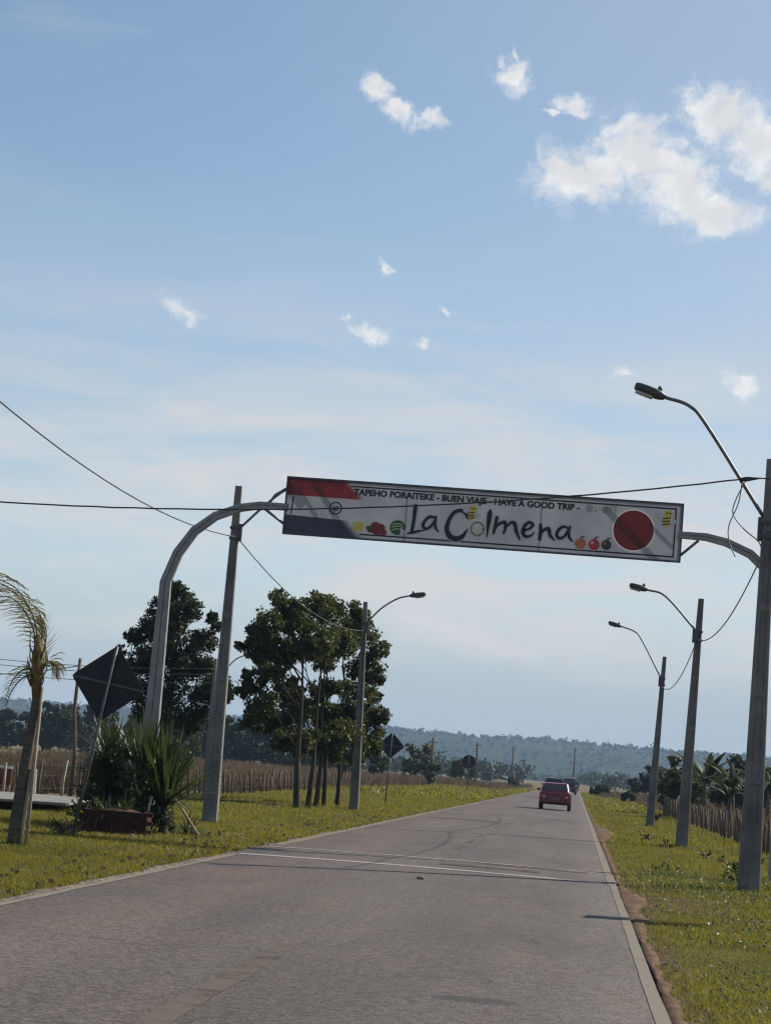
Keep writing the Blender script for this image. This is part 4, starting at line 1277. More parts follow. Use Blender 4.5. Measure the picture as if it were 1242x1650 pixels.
def tree(name, label, cat, base, height, r0, blobs, per, ln, wd, leaf, group=None, bark='bark', trunk_top=None, sub=14, subr=0.34, droop=0.3, lean=(0, 0)):
    """trunk with limbs running into clumped foliage; blobs are local (x,y,z,r)"""
    root = empty(name, base, 0, label, cat, group)
    mb = MB()
    top = trunk_top or height * 0.75
    tp = [Vector((0, 0, -0.2)), Vector((lean[0] * 0.2 + random.uniform(-.09, .09), 0, top * 0.3)), Vector((lean[0] * 0.6, lean[1] * 0.5, top * 0.65)), Vector((lean[0], lean[1], top))]
    tc = catmull(tp, 4)
    mb.tube(tc, list(np.linspace(r0 * 1.15, r0 * 0.22, len(tc))), 8)
    for (x, y, z, r) in sorted(blobs, key=lambda q: -q[3])[:7]:
        zz = max(top * 0.45, min(top * 0.95, z - 0.8 * math.hypot(x, y)))
        i = min(len(tc) - 1, int(zz / top * (len(tc) - 1)))
        pts = limb(tc[i], (x, y, z), 3)
        mb.tube(pts, list(np.linspace(r0 * 0.34, r0 * 0.1, len(pts))), 5)
        for q in range(2):
            d = Vector(rand_dirs(1)[0]) * r * 0.8
            pts = limb(pts[len(pts) // 2], Vector((x, y, z)) + d, 2)
            mb.tube(pts, list(np.linspace(r0 * 0.16, r0 * 0.05, len(pts))), 4)
    mb.build('trunk', M[bark], root)
    p, tn = blob_points(blobs, per, sub, subr)
    n = len(p)
    link_mesh('crown', leaves_mesh('crown', p, ln * rng.uniform(0.7, 1.25, n), wd * rng.uniform(0.7, 1.25, n), M[leaf], droop, tn), root)
    return root


# the leafy grove: six slim trees in a row running away from the road edge
tb = [(-9.30, 71.6, 0.11), (-9.12, 73.0, 0.095), (-9.07, 74.8, 0.09), (-8.95, 76.4, 0.085), (-8.75, 79.0, 0.08), (-9.28, 83.2, 0.085)]
lb = ['leftmost trunk of the leafy grove, nearest to the left lamp pole behind the arch', 'leafy grove tree with the second trunk from the left', 'leafy grove tree with the third trunk from the left',
      'leafy grove tree with the fourth trunk from the left', 'leafy grove tree with the slim trunk closest to the lamp pole', 'rearmost tree of the leafy grove, its trunk beside the one closest to the lamp pole']
order = sorted(range(len(GROVE_BLOBS)), key=lambda k: GROVE_BLOBS[k][0] + random.uniform(-1.1, 1.1))
sets = [[] for _ in tb]
for q, k in enumerate(order): sets[min(5, int(q * 6 / len(order)))].append(GROVE_BLOBS[k])
for (x, y, r0), l_, s_ in zip(tb, lb, sets):
    bl = []
    for bx, bz, br in s_:
        yy = y + random.uniform(-1.3, 0.5)
        k = yy / 75.0
        bl.append((bx * k - x, yy - y, (bz - 1.65) * k + 1.65, br * k * 0.95))
        for _ in range(2):
            d = rand_dirs(1)[0] * br * 0.9
            bl.append((bx * k - x + d[0], yy - y + d[1] * 1.5, (bz - 1.65) * k + 1.65 + d[2] * 0.8, br * k * random.uniform(0.45, 0.65)))
    tree('grove_tree', l_, 'tree', (x, y, 0), 7, r0, bl, 2700, 0.130, 0.085, 'leaf', 'trees of the leafy grove', trunk_top=5.2, sub=16, subr=0.40, droop=0.45, lean=(random.uniform(-.3, .3), random.uniform(-.2, .2)))

bl = [(bx + 16.6, random.uniform(-0.9, 0.9), bz, br * 0.98) for bx, bz, br in PINE_BLOBS]
tree('pine_tree', 'tall dark rounded pine behind the left column of the arch', 'tree', (-16.6, 85, 0), 8.5, 0.2, bl, 3000, 0.19, 0.07, 'leaf_dark', trunk_top=6.5, sub=24, subr=0.34, droop=-0.15)

# left treeline: four shapes, copied
TL = 'treeline beyond the dry brown field at left'
protos = []
for k in range(4):
    hh = (6.2, 7.4, 5.4, 6.8)[k]
    bl = []
    for q in range(9):
        z = hh * random.uniform(0.22, 0.93)
        rr = hh * 0.2 * (1.25 - 0.5 * z / hh)
        bl.append((random.uniform(-1, 1) * hh * 0.24, random.uniform(-1, 1) * hh * 0.2, z, rr))
    protos.append(bl)
proto_o = {}
kk = 0
for row in range(3):
    for q in range(14):
        x = -98 + q * 4.6 + random.uniform(-1.6, 1.6) + row * 1.5
        y = 292 + row * 9 + random.uniform(-3, 3)
        k = random.randrange(4)
        if k not in proto_o:
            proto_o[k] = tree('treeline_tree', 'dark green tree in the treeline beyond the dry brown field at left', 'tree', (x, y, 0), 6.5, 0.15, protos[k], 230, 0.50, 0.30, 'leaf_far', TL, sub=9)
        else:
            c = copy_tree(proto_o[k]); c.location = (x, y, 0)
            c.rotation_euler.z = random.uniform(0, 6.28)
            c.scale = (1, 1, random.uniform(0.85, 1.12))
        kk += 1

# trees beyond the left fence farther along the road
MT = 'bushy trees beyond the left fence'
for q, (x, y, hh, lbx) in enumerate([(-24.5, 230, 4.6, 'bushy tree beyond the left fence just right of the leafy grove'), (-19.0, 205, 3.4, 'low bushy tree beyond the small diamond sign'), (-19.6, 262, 4.9, 'tallest bushy tree left of the plain utility pole'),
                                   (-14.8, 215, 2.7, 'low bushy tree right of the plain utility pole'), (-15.5, 290, 3.6, 'bushy tree beyond the fence near the round road sign'), (-28, 250, 5.0, 'bushy tree showing through the trunks of the leafy grove'),
                                   (-17.5, 345, 4.2, 'pale bushy tree behind the round road sign'), (-30, 160, 4.6, 'bushy tree between the left lamp pole and the leafy grove'), (-33.5, 175, 5.2, 'bushy tree behind the foot of the left lamp pole')]):
    bl = [(random.uniform(-1, 1) * hh * 0.32, random.uniform(-1, 1) * hh * 0.25, hh * random.uniform(0.25, 0.86), hh * random.uniform(0.15, 0.23)) for _ in range(9)]
    tree('bushy_tree', lbx, 'tree', (x, y, 0), hh, 0.12, bl, 260, 0.42, 0.22, 'leaf_far' if q % 2 else 'leaf', MT, sub=10, droop=0.5)

# banana plants and trees beyond the right fence
def arching_leaf(mb, base, dirv_, length, width, drop, n=6, mi=0):
    d = Vector(dirv_).normalized()
    p = Vector(base)
    side = d.cross(Vector((0, 0, 1)))
    if side.length < 1e-3: side = Vector((1, 0, 0))
    side.normalize()
    vs = []
    for k in range(n + 1):
        t_ = k / n
        w_ = width * math.sin(math.pi * (0.06 + 0.9 * t_)) ** 0.8 / 2
        vs += [p + side * w_ - Vector((0, 0, w_ * 0.35)), p.copy(), p - side * w_ - Vector((0, 0, w_ * 0.35))]
        d = (d + Vector((0, 0, -drop / n))).normalized()
        p = p + d * (length / n)
    fs = []
    for k in range(n):
        b = k * 3
        fs += [(b, b + 1, b + 4, b + 3), (b + 1, b + 2, b + 5, b + 4)]
    mb.add(vs, fs, mi, True)


def set_tint(me):
    at = me.attributes.new('tint', 'FLOAT', 'POINT')
    isl = np.random.default_rng(3).uniform(0, 1, len(me.vertices))
    at.data.foreach_set('value', np.repeat(isl[::7], 7)[:len(me.vertices)].astype(np.float32) if len(me.vertices) % 7 == 0 else np.resize(np.repeat(isl[: len(me.vertices) // 7 + 1], 7), len(me.vertices)).astype(np.float32))


def banana(x, y, hh, label, group):
    root = empty('banana_plant', (x, y, 0), random.uniform(0, 6), label, 'banana plant', group)
    mb = MB(); mb.tube([(0, 0, -0.1), (0.05, 0, hh * 0.3), (0.03, 0.03, hh * 0.55)], [0.16, 0.13, 0.09], 7); mb.build('stem', M['palm_bark'], root)
    for k in range(16):
        an = k * 2.4 + random.uniform(-.3, .3)
        mb = MB()
        arching_leaf(mb, (0, 0, hh * 0.52), (math.cos(an) * 0.55, math.sin(an) * 0.55, 1.0), hh * random.uniform(0.5, 0.72), hh * 0.085, random.uniform(0.8, 2.3))
        o = mb.build('leaf', M['leaf_dark'], root); set_tint(o.data)
    return root


GB = 'banana plants beyond the right fence'
for x, y, hh, l_ in ((7.1, 118, 4.1, 'banana plant directly behind the second right lamp pole'), (8.4, 116, 3.9, 'banana plant standing just right of the second right lamp pole'), (9.6, 121, 3.2, 'low banana plant between the tall one and the thick lamp pole'), (10.2, 114, 3.7, 'banana plant half hidden by the thick right lamp pole'), (7.7, 108, 2.7, 'short banana plant above the picket fence')):
    banana(x, y, hh, l_, GB)
GR = 'trees beyond the right fence'
for x, y, hh, l_, lf in ((6.6, 132, 4.0, 'small tree showing left of the second right lamp pole', 'leaf'), (9.2, 128, 4.3, 'dark tree behind the banana plants on the right', 'leaf_dark'), (11.2, 130, 4.2, 'tree with a thin open top left of the thick right lamp pole', 'leaf'), (13.0, 138, 3.9, 'tree at the picture edge right of the thick lamp pole', 'leaf_dark'), (7.9, 140, 3.6, 'rounded green tree filling the gap right of the second lamp pole', 'leaf'), (10.2, 142, 3.9, 'rounded dark tree behind the tree with a thin open top', 'leaf_dark'), (12.0, 122, 2.6, 'low leafy tree close behind the thick right lamp pole', 'leaf')):
    bl = [(random.uniform(-1, 1) * hh * 0.26, random.uniform(-1, 1) * hh * 0.2, hh * random.uniform(0.3, 0.9), hh * random.uniform(0.12, 0.2)) for _ in range(10)]
    tree('field_tree', l_, 'tree', (x, y, 0), hh, 0.1, bl, 900, 0.26, 0.15, lf, GR, sub=12, droop=0.4)
for x, y, hh, l_ in ((8.2, 250, 4.2, 'far bluish tree right of the shortest lamp pole'), (10.5, 260, 4.6, 'far bluish tree between the shortest and the second lamp pole'), (14.5, 255, 4.6, 'far bluish tree behind the banana plants'), (19.5, 262, 5.0, 'far bluish tree left of the thick right lamp pole')):
    bl = [(random.uniform(-1, 1) * hh * 0.4, random.uniform(-1, 1) * hh * 0.3, hh * random.uniform(0.25, 0.85), hh * random.uniform(0.16, 0.25)) for _ in range(9)]
    tree('far_tree', l_, 'tree', (x, y, 0), hh, 0.12, bl, 200, 0.5, 0.28, 'leaf_far', 'far trees on the right plain', sub=10)
# shrubs in the fields
for x, y, hh, l_ in ((8.6, 84, 0.9, 'green shrub behind the right picket fence'), (4.0, 105, 0.5, 'low dark shrub left of the farthest right lamp pole'), (6.3, 150, 1.3, 'dark round bush past the corner post of the right fence'), (5.2, 205, 1.2, 'small dark bush beyond the right verge far along the road'), (-60, 215, 2.2, 'lone low bush in the brown field at left'), (-9.5, 330, 1.6, 'dark bush left of the road bend'), (2.6, 262, 1.6, 'dark bush on the right roadside near the motorcycle'), (4.0, 300, 1.5, 'second dark bush past the motorcycle')):
    bl = [(random.uniform(-1, 1) * hh * 0.45, random.uniform(-1, 1) * hh * 0.4, hh * random.uniform(0.3, 0.75), hh * random.uniform(0.22, 0.34)) for _ in range(6)]
    root = empty('bush', (x, y, 0), 0, l_, 'bush', 'bushes in the fields and verges')
    p, tn = blob_points(bl, 420, 9)
    q = 0.0011 * y + 0.03
    link_mesh('foliage', leaves_mesh('bush_foliage', p, np.full(len(p), q * 1.6), np.full(len(p), q), M['leaf_dark'], 0.2, tn), root)
    mb = MB()
    for k in range(5):
        mb.tube(limb((0, 0, -0.05), (bl[k][0], bl[k][1], bl[k][2])), 0.012 + 0.004 * hh, 4)
    mb.build('stems', M['bark'], root)

# ------------------------------------------------------------------ queen palm with its stakes
palm = empty('young_palm', (-8.40, 31.8, 0), 0, 'young palm with wind-blown fronds leaning at the left edge', 'palm')
tr = [(0.0, 0, -0.15), (0.02, 0, 0.5), (0.05, 0, 1.1), (0.09, 0, 1.7), (0.13, 0, 2.3), (0.13, 0, 2.62)]
mb = MB(); cc = catmull(tr, 5)
mb.tube(cc, [max(0.05, 0.135 - 0.085 * (i / (len(cc) - 1)) ** 0.7) * (1 + 0.05 * (i % 2)) for i in range(len(cc))], 10)
mb.build('trunk', M['palm_bark'], palm)
mb = MB(); mb.tube([(0.125, 0, 2.25), (0.10, 0, 2.6), (0.08, 0, 2.95), (0.06, 0, 3.25)], [0.06, 0.095, 0.085, 0.03], 9)
for k in range(26):
    an = random.uniform(0, 6.28); z = random.uniform(2.4, 3.0)
    mb.tube([(0.1 + 0.09 * math.cos(an), 0.09 * math.sin(an), z), (0.1 + 0.15 * math.cos(an), 0.15 * math.sin(an), z + 0.12), (0.09 + 0.13 * math.cos(an) - 0.03, 0.13 * math.sin(an), z + random.uniform(0.2, 0.4))], [0.014, 0.012, 0.004], 4)
mb.build('crown_shaft', M['fibre'], palm)


def frond(parent, pts, llen, n, bias, wd=0.02, name='frond', mt='palm_leaf', both=True):
    cc = catmull(pts, 8)
    mb = MB(); mb.tube(cc, list(np.linspace(0.017, 0.004, len(cc))), 5)
    for k in range(n):
        t_ = 0.10 + 0.9 * k / n
        i = min(len(cc) - 2, int(t_ * (len(cc) - 1)))
        fr_ = t_ * (len(cc) - 1) - i
        p = cc[i].lerp(cc[i + 1], min(1, fr_))
        d = (cc[i + 1] - cc[i]).normalized()
        for sd_ in ((-1, 1) if both else (1,)):
            s_ = d.cross(Vector((random.uniform(-.4, .4), 1, random.uniform(-.3, .3)))).normalized() * sd_
            s_ = (s_ + Vector((0, random.uniform(-0.8, 0.8), 0))).normalized()
            v0 = (s_ * 0.6 + d * 0.75).normalized()
            L = llen * math.sin(math.pi * (0.15 + 0.75 * t_)) * random.uniform(0.75, 1.15)
            v1 = (v0 + Vector(bias)).normalized(); v2 = (v1 + Vector(bias) * 0.9 + Vector((0, 0, -0.25))).normalized()
            q1 = p + v0 * L * 0.3; q2 = q1 + v1 * L * 0.4; q3 = q2 + v2 * L * 0.35
            wv_ = Vector((0.3, random.uniform(-0.5, 0.5), 1.0)).normalized() * wd / 2
            mb.add([p - wv_ * .5, p + wv_ * .5, q1 - wv_, q1 + wv_, q2 - wv_ * .8, q2 + wv_ * .8, q3], [(0, 1, 3, 2), (2, 3, 5, 4), (4, 5, 6)], 0, True)
    o = mb.build(name, M[mt], parent)
    at = o.data.attributes.new('tint', 'FLOAT', 'POINT')
    nv = len(o.data.vertices)
    at.data.foreach_set('value', np.resize(np.repeat(rng.uniform(0, 1, nv // 7 + 1), 7), nv).astype(np.float32))
    return o


B = (-0.75, 0.0, -0.55)
frond(palm, [(0.09, 0, 2.85), (-0.02, 0.02, 3.30), (-0.22, 0.05, 3.62), (-0.50, 0.08, 3.80), (-0.95, 0.1, 3.72), (-1.35, 0.1, 3.45)], 0.60, 30, B, 0.014)
frond(palm, [(0.08, 0, 2.90), (0.03, -0.05, 3.35), (-0.12, -0.1, 3.68), (-0.36, -0.15, 3.95), (-0.75, -0.2, 4.05), (-1.2, -0.2, 3.9)], 0.58, 30, B, 0.014)
frond(palm, [(0.10, 0, 2.80), (0.08, 0.15, 3.25), (-0.02, 0.35, 3.55), (-0.2, 0.6, 3.72), (-0.5, 0.8, 3.7)], 0.5, 22, B, 0.014)
frond(palm, [(0.10, 0, 2.75), (0.20, -0.1, 3.05), (0.22, -0.15, 3.3), (0.16, -0.2, 3.5)], 0.34, 22, (-0.15, 0, 0.1))
frond(palm, [(0.08, 0, 2.62), (-0.05, 0.0, 2.72), (-0.20, 0.05, 2.64), (-0.32, 0.08, 2.45), (-0.38, 0.1, 2.2)], 0.30, 18, (-0.45, 0, -0.8), 0.014)
frond(palm, [(0.08, 0, 2.58), (0.0, -0.1, 2.62), (-0.12, -0.2, 2.5), (-0.22, -0.25, 2.3), (-0.26, -0.3, 2.1)], 0.26, 16, (-0.45, 0, -0.8), 0.014)
frond(palm, [(0.12, 0, 2.70), (0.24, 0.05, 2.85), (0.32, 0.1, 2.8), (0.36, 0.1, 2.62)], 0.30, 20, (0.0, 0, -0.5))
for x0, x1, z1, l_ in ((0.20, 0.21, 2.45, 'tall thin pale stake tied to the right of the young palm'), (0.10, 0.17, 1.2, 'shorter pale stake between the palm trunk and the tall stake')):
    mb = MB(); mb.tube([(-8.40 + x0, 31.75, -0.2), (-8.40 + (x0 + x1) / 2, 31.76, z1 / 2), (-8.40 + x1, 31.78, z1)], 0.027, 7)
    tag(mb.build('stake', M['wood_pale']), l_, 'stake', 'stakes supporting the young palm')

# ------------------------------------------------------------------ planter and the plants around the arch foot
pl = empty('brick_planter', (-8.40, 38.8, 0), R(6), 'low dark red brick planter below the diamond sign', 'planter')
mb = MB(); mb.box((0, 0.45, 0.20), (1.02, 0.92, 0.42)); mb.build('mortar_core', M['mortar'], pl)
bw, bh, bd = 0.205, 0.068, 0.10
bmesh_ = MB(); bmesh_.box((0, 0, 0), (bw, bd, bh), jit=0.003); bme = bmesh_.mesh('brick', M['brick'])
for row in range(6):
    off = 0.108 if row % 2 else 0.0
    for k in range(6):
        x = -0.60 + off + k * 0.217
        if x > 0.62: continue
        o = link_mesh('brick', bme, pl, (x + random.uniform(-.004, .004), -0.035 + random.uniform(-.006, .006), 0.035 + row * 0.078), (0, 0, R(random.uniform(-1.2, 1.2))))
    for sx in (-1, 1):
        for k in range(4):
            y = 0.13 + k * 0.217 + (0.1 if row % 2 else 0)
            o = link_mesh('brick', bme, pl, (sx * 0.545 + random.uniform(-.004, .004), y, 0.035 + row * 0.078), (0, 0, R(90 + random.uniform(-1.2, 1.2))))
mb = MB(); mb.blob((0, 0.42, 0.40), (0.5, 0.45, 0.10), 0, 2); mb.build('soil', M['soil'], pl)


def spiky(name, label, base, n, L, width, spread, mt='yucca', up=0.9, drop=0.5, trunk=0.0, group=None, fade=0.3):
    root = empty(name, base, 0, label, 'plant', group)
    if trunk:
        mb = MB(); mb.tube([(0, 0, -0.1), (0.03, 0, trunk * 0.5), (0, 0, trunk)], [0.09, 0.08, 0.07], 8); mb.build('trunk', M['palm_bark'], root)
    mb = MB()
    for k in range(n):
        an = random.uniform(0, 6.283)
        t_ = random.uniform(0.0, 1.0) ** 0.7
        d = (math.cos(an) * spread * t_, math.sin(an) * spread * t_, up * (1.15 - 0.75 * t_))
        arching_leaf(mb, (random.uniform(-.05, .05), random.uniform(-.05, .05), trunk + random.uniform(-0.05, 0.1)), d, L * random.uniform(0.65, 1.1), width * random.uniform(0.7, 1.2), drop * random.uniform(0.2, 1.3) * (0.3 + t_), 5)
    o = mb.build('blades', M[mt], root)
    at = o.data.attributes.new('tint', 'FLOAT', 'POINT'); nv = len(o.data.vertices)
    at.data.foreach_set('value', np.repeat(rng.uniform(0, 1, nv // 18 + 1) ** 1.5, 18)[:nv].astype(np.float32))
    return root


GP = 'spiky plants around the foot of the arch'
spiky('yucca_plant', 'large spiky plant with long upright blades in front of the left arch foot', (-7.88, 40.7, 0), 170, 1.55, 0.06, 0.95, up=1.05, drop=0.5, trunk=0.55, group=GP)
spiky('yucca_plant', 'spiky plant with taller dark blades hugging the arch column', (-8.38, 41.1, 0), 190, 1.5, 0.055, 0.75, up=1.15, drop=0.45, trunk=0.8, group=GP)
spiky('yucca_plant', 'grassy light green tuft rising above the dark bush by the diamond sign', (-9.05, 40.9, 0), 420, 1.15, 0.022, 1.1, up=0.9, drop=1.2, trunk=1.15, group=GP)
spiky('agave_plant', 'small agave with pale pointed blades standing in the brick planter', (-8.35, 39.3, 0.36), 36, 0.42, 0.045, 1.1, up=0.8, drop=0.3, group=GP)
spiky('agave_plant', 'dark narrow-leaved clump drooping over the front edge of the brick planter', (-8.62, 38.95, 0.34), 60, 0.55, 0.03, 1.3, up=0.6, drop=1.6, group=GP)
spiky('yucca_plant', 'low pale yellow leafy clump between the spiky plants and the lamp pole', (-7.5, 41.4, 0), 60, 0.55, 0.05, 1.3, up=0.6, drop=1.0, group=GP)
root = empty('dark_shrub', (-8.75, 40.3, 0), 0, 'dense dark shrub between the brick planter and the spiky plants', 'shrub')
bl = [(random.uniform(-0.75, 0.55), random.uniform(-.35, .4), random.uniform(0.35, 1.5), random.uniform(0.28, 0.45)) for _ in range(17)]
p, tn = blob_points(bl, 2600, 12)
link_mesh('foliage', leaves_mesh('shrub_foliage', p, rng.uniform(0.05, 0.11, len(p)), rng.uniform(0.02, 0.045, len(p)), M['leaf_dark'], 0.2, tn), root)
mb = MB()
for k in range(9): mb.tube(limb((random.uniform(-.3, .3), 0, -0.05), bl[k][:3]), 0.018, 5)
mb.build('stems', M['bark'], root)
root = empty('dark_shrub', (-8.2, 40.75, 0), 0, 'dark shrub filling the middle of the planting right in front of the arch column', 'shrub')
bl = [(random.uniform(-0.5, 0.5), random.uniform(-.3, .3), random.uniform(0.25, 1.25), random.uniform(0.22, 0.36)) for _ in range(14)]
p, tn = blob_points(bl, 2600, 12)
link_mesh('foliage', leaves_mesh('shrub_foliage', p, rng.uniform(0.06, 0.13, len(p)), rng.uniform(0.02, 0.04, len(p)), M['leaf_dark'], 0.2, tn), root)
mb = MB()
for k in range(9): mb.tube(limb((random.uniform(-.3, .3), 0, -0.05), bl[k][:3]), 0.018, 5)
mb.build('stems', M['bark'], root)
for k, (a_, b_, r_, l_) in enumerate([((-7.86, 40.4, 0.98), (-7.18, 41.0, 0.02), 0.022, 'pale dead stalk leaning from the spiky plant down toward the lamp pole'), ((-8.52, 40.1, 1.40), (-8.22, 40.1, 0.75), 0.024, 'short pale dead stalk sticking up left out of the spiky plants'), ((-8.0, 40.1, 0.75), (-8.07, 40.1, 0.02), 0.026, 'upright pale dead stem at the base of the spiky plant'), ((-8.4, 40.1, 0.8), (-8.3, 40.1, 0.03), 0.03, 'stubby grey stem left of the spiky plant base')]):
    mb = MB(); mb.tube(limb(a_, b_, 3, 0.08), r_, 6); tag(mb.build('dead_stalk', M['wood_pale']), l_, 'dead stalk', 'dead stalks among the spiky plants')
mb = MB()
for k, (x, y, s_) in enumerate([(-8.5, 38.1, .045), (-8.25, 38.2, .04), (-7.85, 38.6, .05), (-7.6, 38.7, .05), (-7.95, 38.3, .06)]):
    mb2 = MB(); mb2.blob((0, 0, s_ * 0.5), (s_ * 1.4, s_, s_), 0, 1, 0.3)
    tag(mb2.build('stone', M['stone'], None, (x, y, 0.0)), 'small pale stone lying along the front of the brick planter', 'stone', 'stones in front of the brick planter')

# ------------------------------------------------------------------ low concrete platform, board, posts at the far left
pf = empty('concrete_platform', (-13.6, 46.8, 0), R(7), 'low pale concrete platform behind the young palm', 'platform')
mb = MB(); mb.box((0, 3.2, 0.25), (4.6, 6.4, 0.06)); mb.build('slab', M['slab'], pf, bevel=0.01)
mb = MB(); mb.box((0, 3.5, 0.10), (4.2, 5.7, 0.23)); mb.build('base', M['soil'], pf)
nb = empty('notice_board', (-15.05, 55, 0), 0, 'small maroon board with a white top edge at the left picture edge', 'board')
mb = MB(); mb.box((0, 0, 0.62), (0.55, 0.05, 0.42)); mb.build('panel', M['maroon'], nb)
mb = MB(); mb.box((0, 0, 0.865), (0.58, 0.07, 0.07)); mb.build('top_edge', M['white_paint'], nb)
for s_ in (-0.22, 0.24):
    mb = MB(); mb.tube([(s_, 0.045, -0.2), (s_, 0.045, 0.83)], 0.02, 6); mb.build('leg', M['wood_pale'], nb)
mb = MB(); mb.tube([(-14.86, 51.0, -0.2), (-14.76, 51.0, 3.2)], [0.075, 0.06], 8)
tag(mb.build('pale_post', M['white_paint']), 'tall white post at the left picture edge', 'post')
mb = MB(); mb.tube([(-13.64, 57, -0.2), (-13.60, 57, 1.2), (-13.74, 57, 2.5), (-13.71, 57, 3.95)], [0.075, 0.06, 0.055, 0.045], 8)
tag(mb.build('wooden_pole', M['wood']), 'dark wooden pole standing behind the large diamond sign', 'pole')
mb = MB(); mb.box((-13.75, 53.2, 0.45), (0.24, 0.2, 0.9), taper=0.85)
tag(mb.build('concrete_stub', M['slab'], bevel=0.01), 'short grey concrete post on the platform edge', 'post')
pp = empty('utility_pole', (-13.0, 74.5, 0), 0, 'thin pale pole right beside the left lamp pole', 'utility pole')
mb = MB(); mb.tube([(0, 0, -0.2), (0, 0, 5.0)], [0.10, 0.075], 8); mb.build('pole', M['slab'], pp)
mb = MB(); mb.box((0, 0, 4.6), (0.07, 0.5, 0.07)); mb.build('crossarm', M['wood'], pp)
GU = 'plain utility poles in the distance'
for x, y, hh, l_ in ((-17.0, 250, 5.5, 'dark utility pole among the bushy trees left of the round sign'), (-12.0, 400, 7.2, 'thin utility pole against the hills right of the round sign'), (-0.5, 410, 8.2, 'thin utility pole rising above the vehicles at the end of the road'), (-15.5, 330, 6.6, 'faint utility pole behind the round road sign')):
    root = empty('utility_pole', (x, y, 0), 0, l_, 'utility pole', GU)
    mb = MB(); mb.tube([(0, 0, -0.2), (0, 0, hh)], [0.2, 0.13], 7); mb.build('pole', M['wood'], root)
    mb = MB(); mb.box((0, 0, hh - 0.5), (1.1, 0.12, 0.12)); mb.build('crossarm', M['wood'], root)

# ------------------------------------------------------------------ fences
def fence(label, posts, group, wires=(0.35, 0.7, 1.0), mt='wood', r_=(0.05, 0.08)):
    root = empty('wire_fence', (posts[0][0], posts[0][1], 0), 0, label, 'fence', group)
    ox, oy = posts[0][0], posts[0][1]
    pool = []
    for k in range(6):
        mb = MB(); a = random.uniform(*r_)
        mb.tube([(0, 0, -0.2), (random.uniform(-.03, .03), 0, 0.5), (random.uniform(-.06, .06), random.uniform(-.04, .04), 1.0)], [a, a * 0.95, a * 0.8], 6)
        pool.append(mb.mesh('fence_post', M[mt] if k % 3 else M['wood']))
    for x, y, hh in posts:
        o = link_mesh('fence_post', random.choice(pool), root, (x - ox, y - oy, 0), (R(random.uniform(-4, 4)), R(random.uniform(-5, 5)), random.uniform(0, 6)))
        o.scale = (1, 1, hh)
    for z in wires:
        mb = MB(); mb.tube([(x - ox, y - oy, z + 0.02 * noise.noise(Vector((x, y, z)))) for x, y, hh in posts[::3]] , 0.004, 4)
        mb.build('wire', M['cable'], root)
    return root


ps = []
y = 53.5
while y < 64:
    ps.append((-14.6 + 0.06 * (y - 54) + random.uniform(-.08, .08), y, random.uniform(0.95, 1.15))); y += 1.75 + random.uniform(-.2, .2)
fence('sparse wire fence with thin pale posts at the far left', ps, 'wire fences along the road', mt='wood_pale', r_=(0.035, 0.05))
ps = []
y = 66.0
while y < 230:
    x = -13.9 - 0.028 * max(0, y - 80)
    ps.append((x + random.uniform(-.12, .12), y, random.uniform(0.75, 1.2))); y += random.uniform(1.2, 2.3) * (1 if y < 130 else 1.7)
fence('rough wooden post fence behind the leafy grove along the left field', ps, 'wire fences along the road', mt='wood', r_=(0.04, 0.065))
ps = []
y = 52.0
while y < 123:
    ps.append((5.62 + random.uniform(-.06, .06), y, random.uniform(0.8, 1.15))); y += random.uniform(0.95, 1.6)
ps.append((5.5, 123.5, 1.05))
fence('close-set wooden picket fence along the right field', ps, 'wire fences along the road', mt='wood', r_=(0.035, 0.06))
mb = MB(); mb.box((5.35, 124.5, 0.5), (0.42, 0.42, 1.25), taper=0.9)
tag(mb.build('corner_post', M['wood'], bevel=0.02), 'thick dark corner post at the far end of the right picket fence', 'post')

# small dark weeds standing on the right verge, culvert by the thick pole
for k, (x, y, s_) in enumerate([(3.2, 52.3, .20), (3.55, 51.0, .16), (3.85, 48.8, .17), (4.05, 47.6, .26), (2.3, 66.5, .25), (2.6, 60.0, .22), (2.0, 44.0, .16), (1.7, 43.0, .13)]):
    root = empty('weed_plant', (x, y, ground_z(x, y)), 0, 'small dark weed standing up from the right verge grass', 'weed', 'dark weeds on the right verge')
    n_ = 26
    p = np.stack([rng.normal(0, s_ * 0.45, n_), rng.normal(0, s_ * 0.4, n_), rng.uniform(0.1, 1.0, n_) * s_], 1)
    link_mesh('leaves', leaves_mesh('weed_leaves', p, rng.uniform(0.5, 0.9, n_) * s_, rng.uniform(0.15, 0.3, n_) * s_, M['leaf_dark'], -0.5), root)
    mb = MB(); mb.tube([(0, 0, -0.03), (0, 0, s_ * 0.8)], 0.01, 4); mb.build('stem', M['bark'], root)
cv = empty('culvert', (3.95, 38.2, 0), 0, 'low brick culvert end with a pale top right of the thick lamp pole foot', 'culvert')
mb = MB(); mb.box((0.35, 0, 0.10), (1.3, 0.45, 0.26)); mb.build('wall', M['brick'], cv)
mb = MB(); mb.box((0.35, 0, 0.255), (1.36, 0.5, 0.05)); mb.build('cap', M['slab'], cv, bevel=0.008)
root = empty('bush', (2.95, 39.6, 0), 0, 'small tangled weed bush behind the foot of the thick right lamp pole', 'bush', 'bushes in the fields and verges')
bl = [(random.uniform(-.15, .55), random.uniform(-.2, .2), random.uniform(0.12, 0.4), random.uniform(0.12, 0.2)) for _ in range(7)]
p, tn = blob_points(bl, 3000, 9)
link_mesh('foliage', leaves_mesh('weed_foliage', p, rng.uniform(0.05, 0.12, len(p)), rng.uniform(0.02, 0.04, len(p)), M['weed'], 0.0, tn), root)
mb = MB()
for k in range(7): mb.tube(limb((0.2, 0, -0.03), (bl[k][0] * 1.3, bl[k][1], bl[k][2] * 1.5)), 0.007, 4)
mb.build('stems', M['bark'], root)
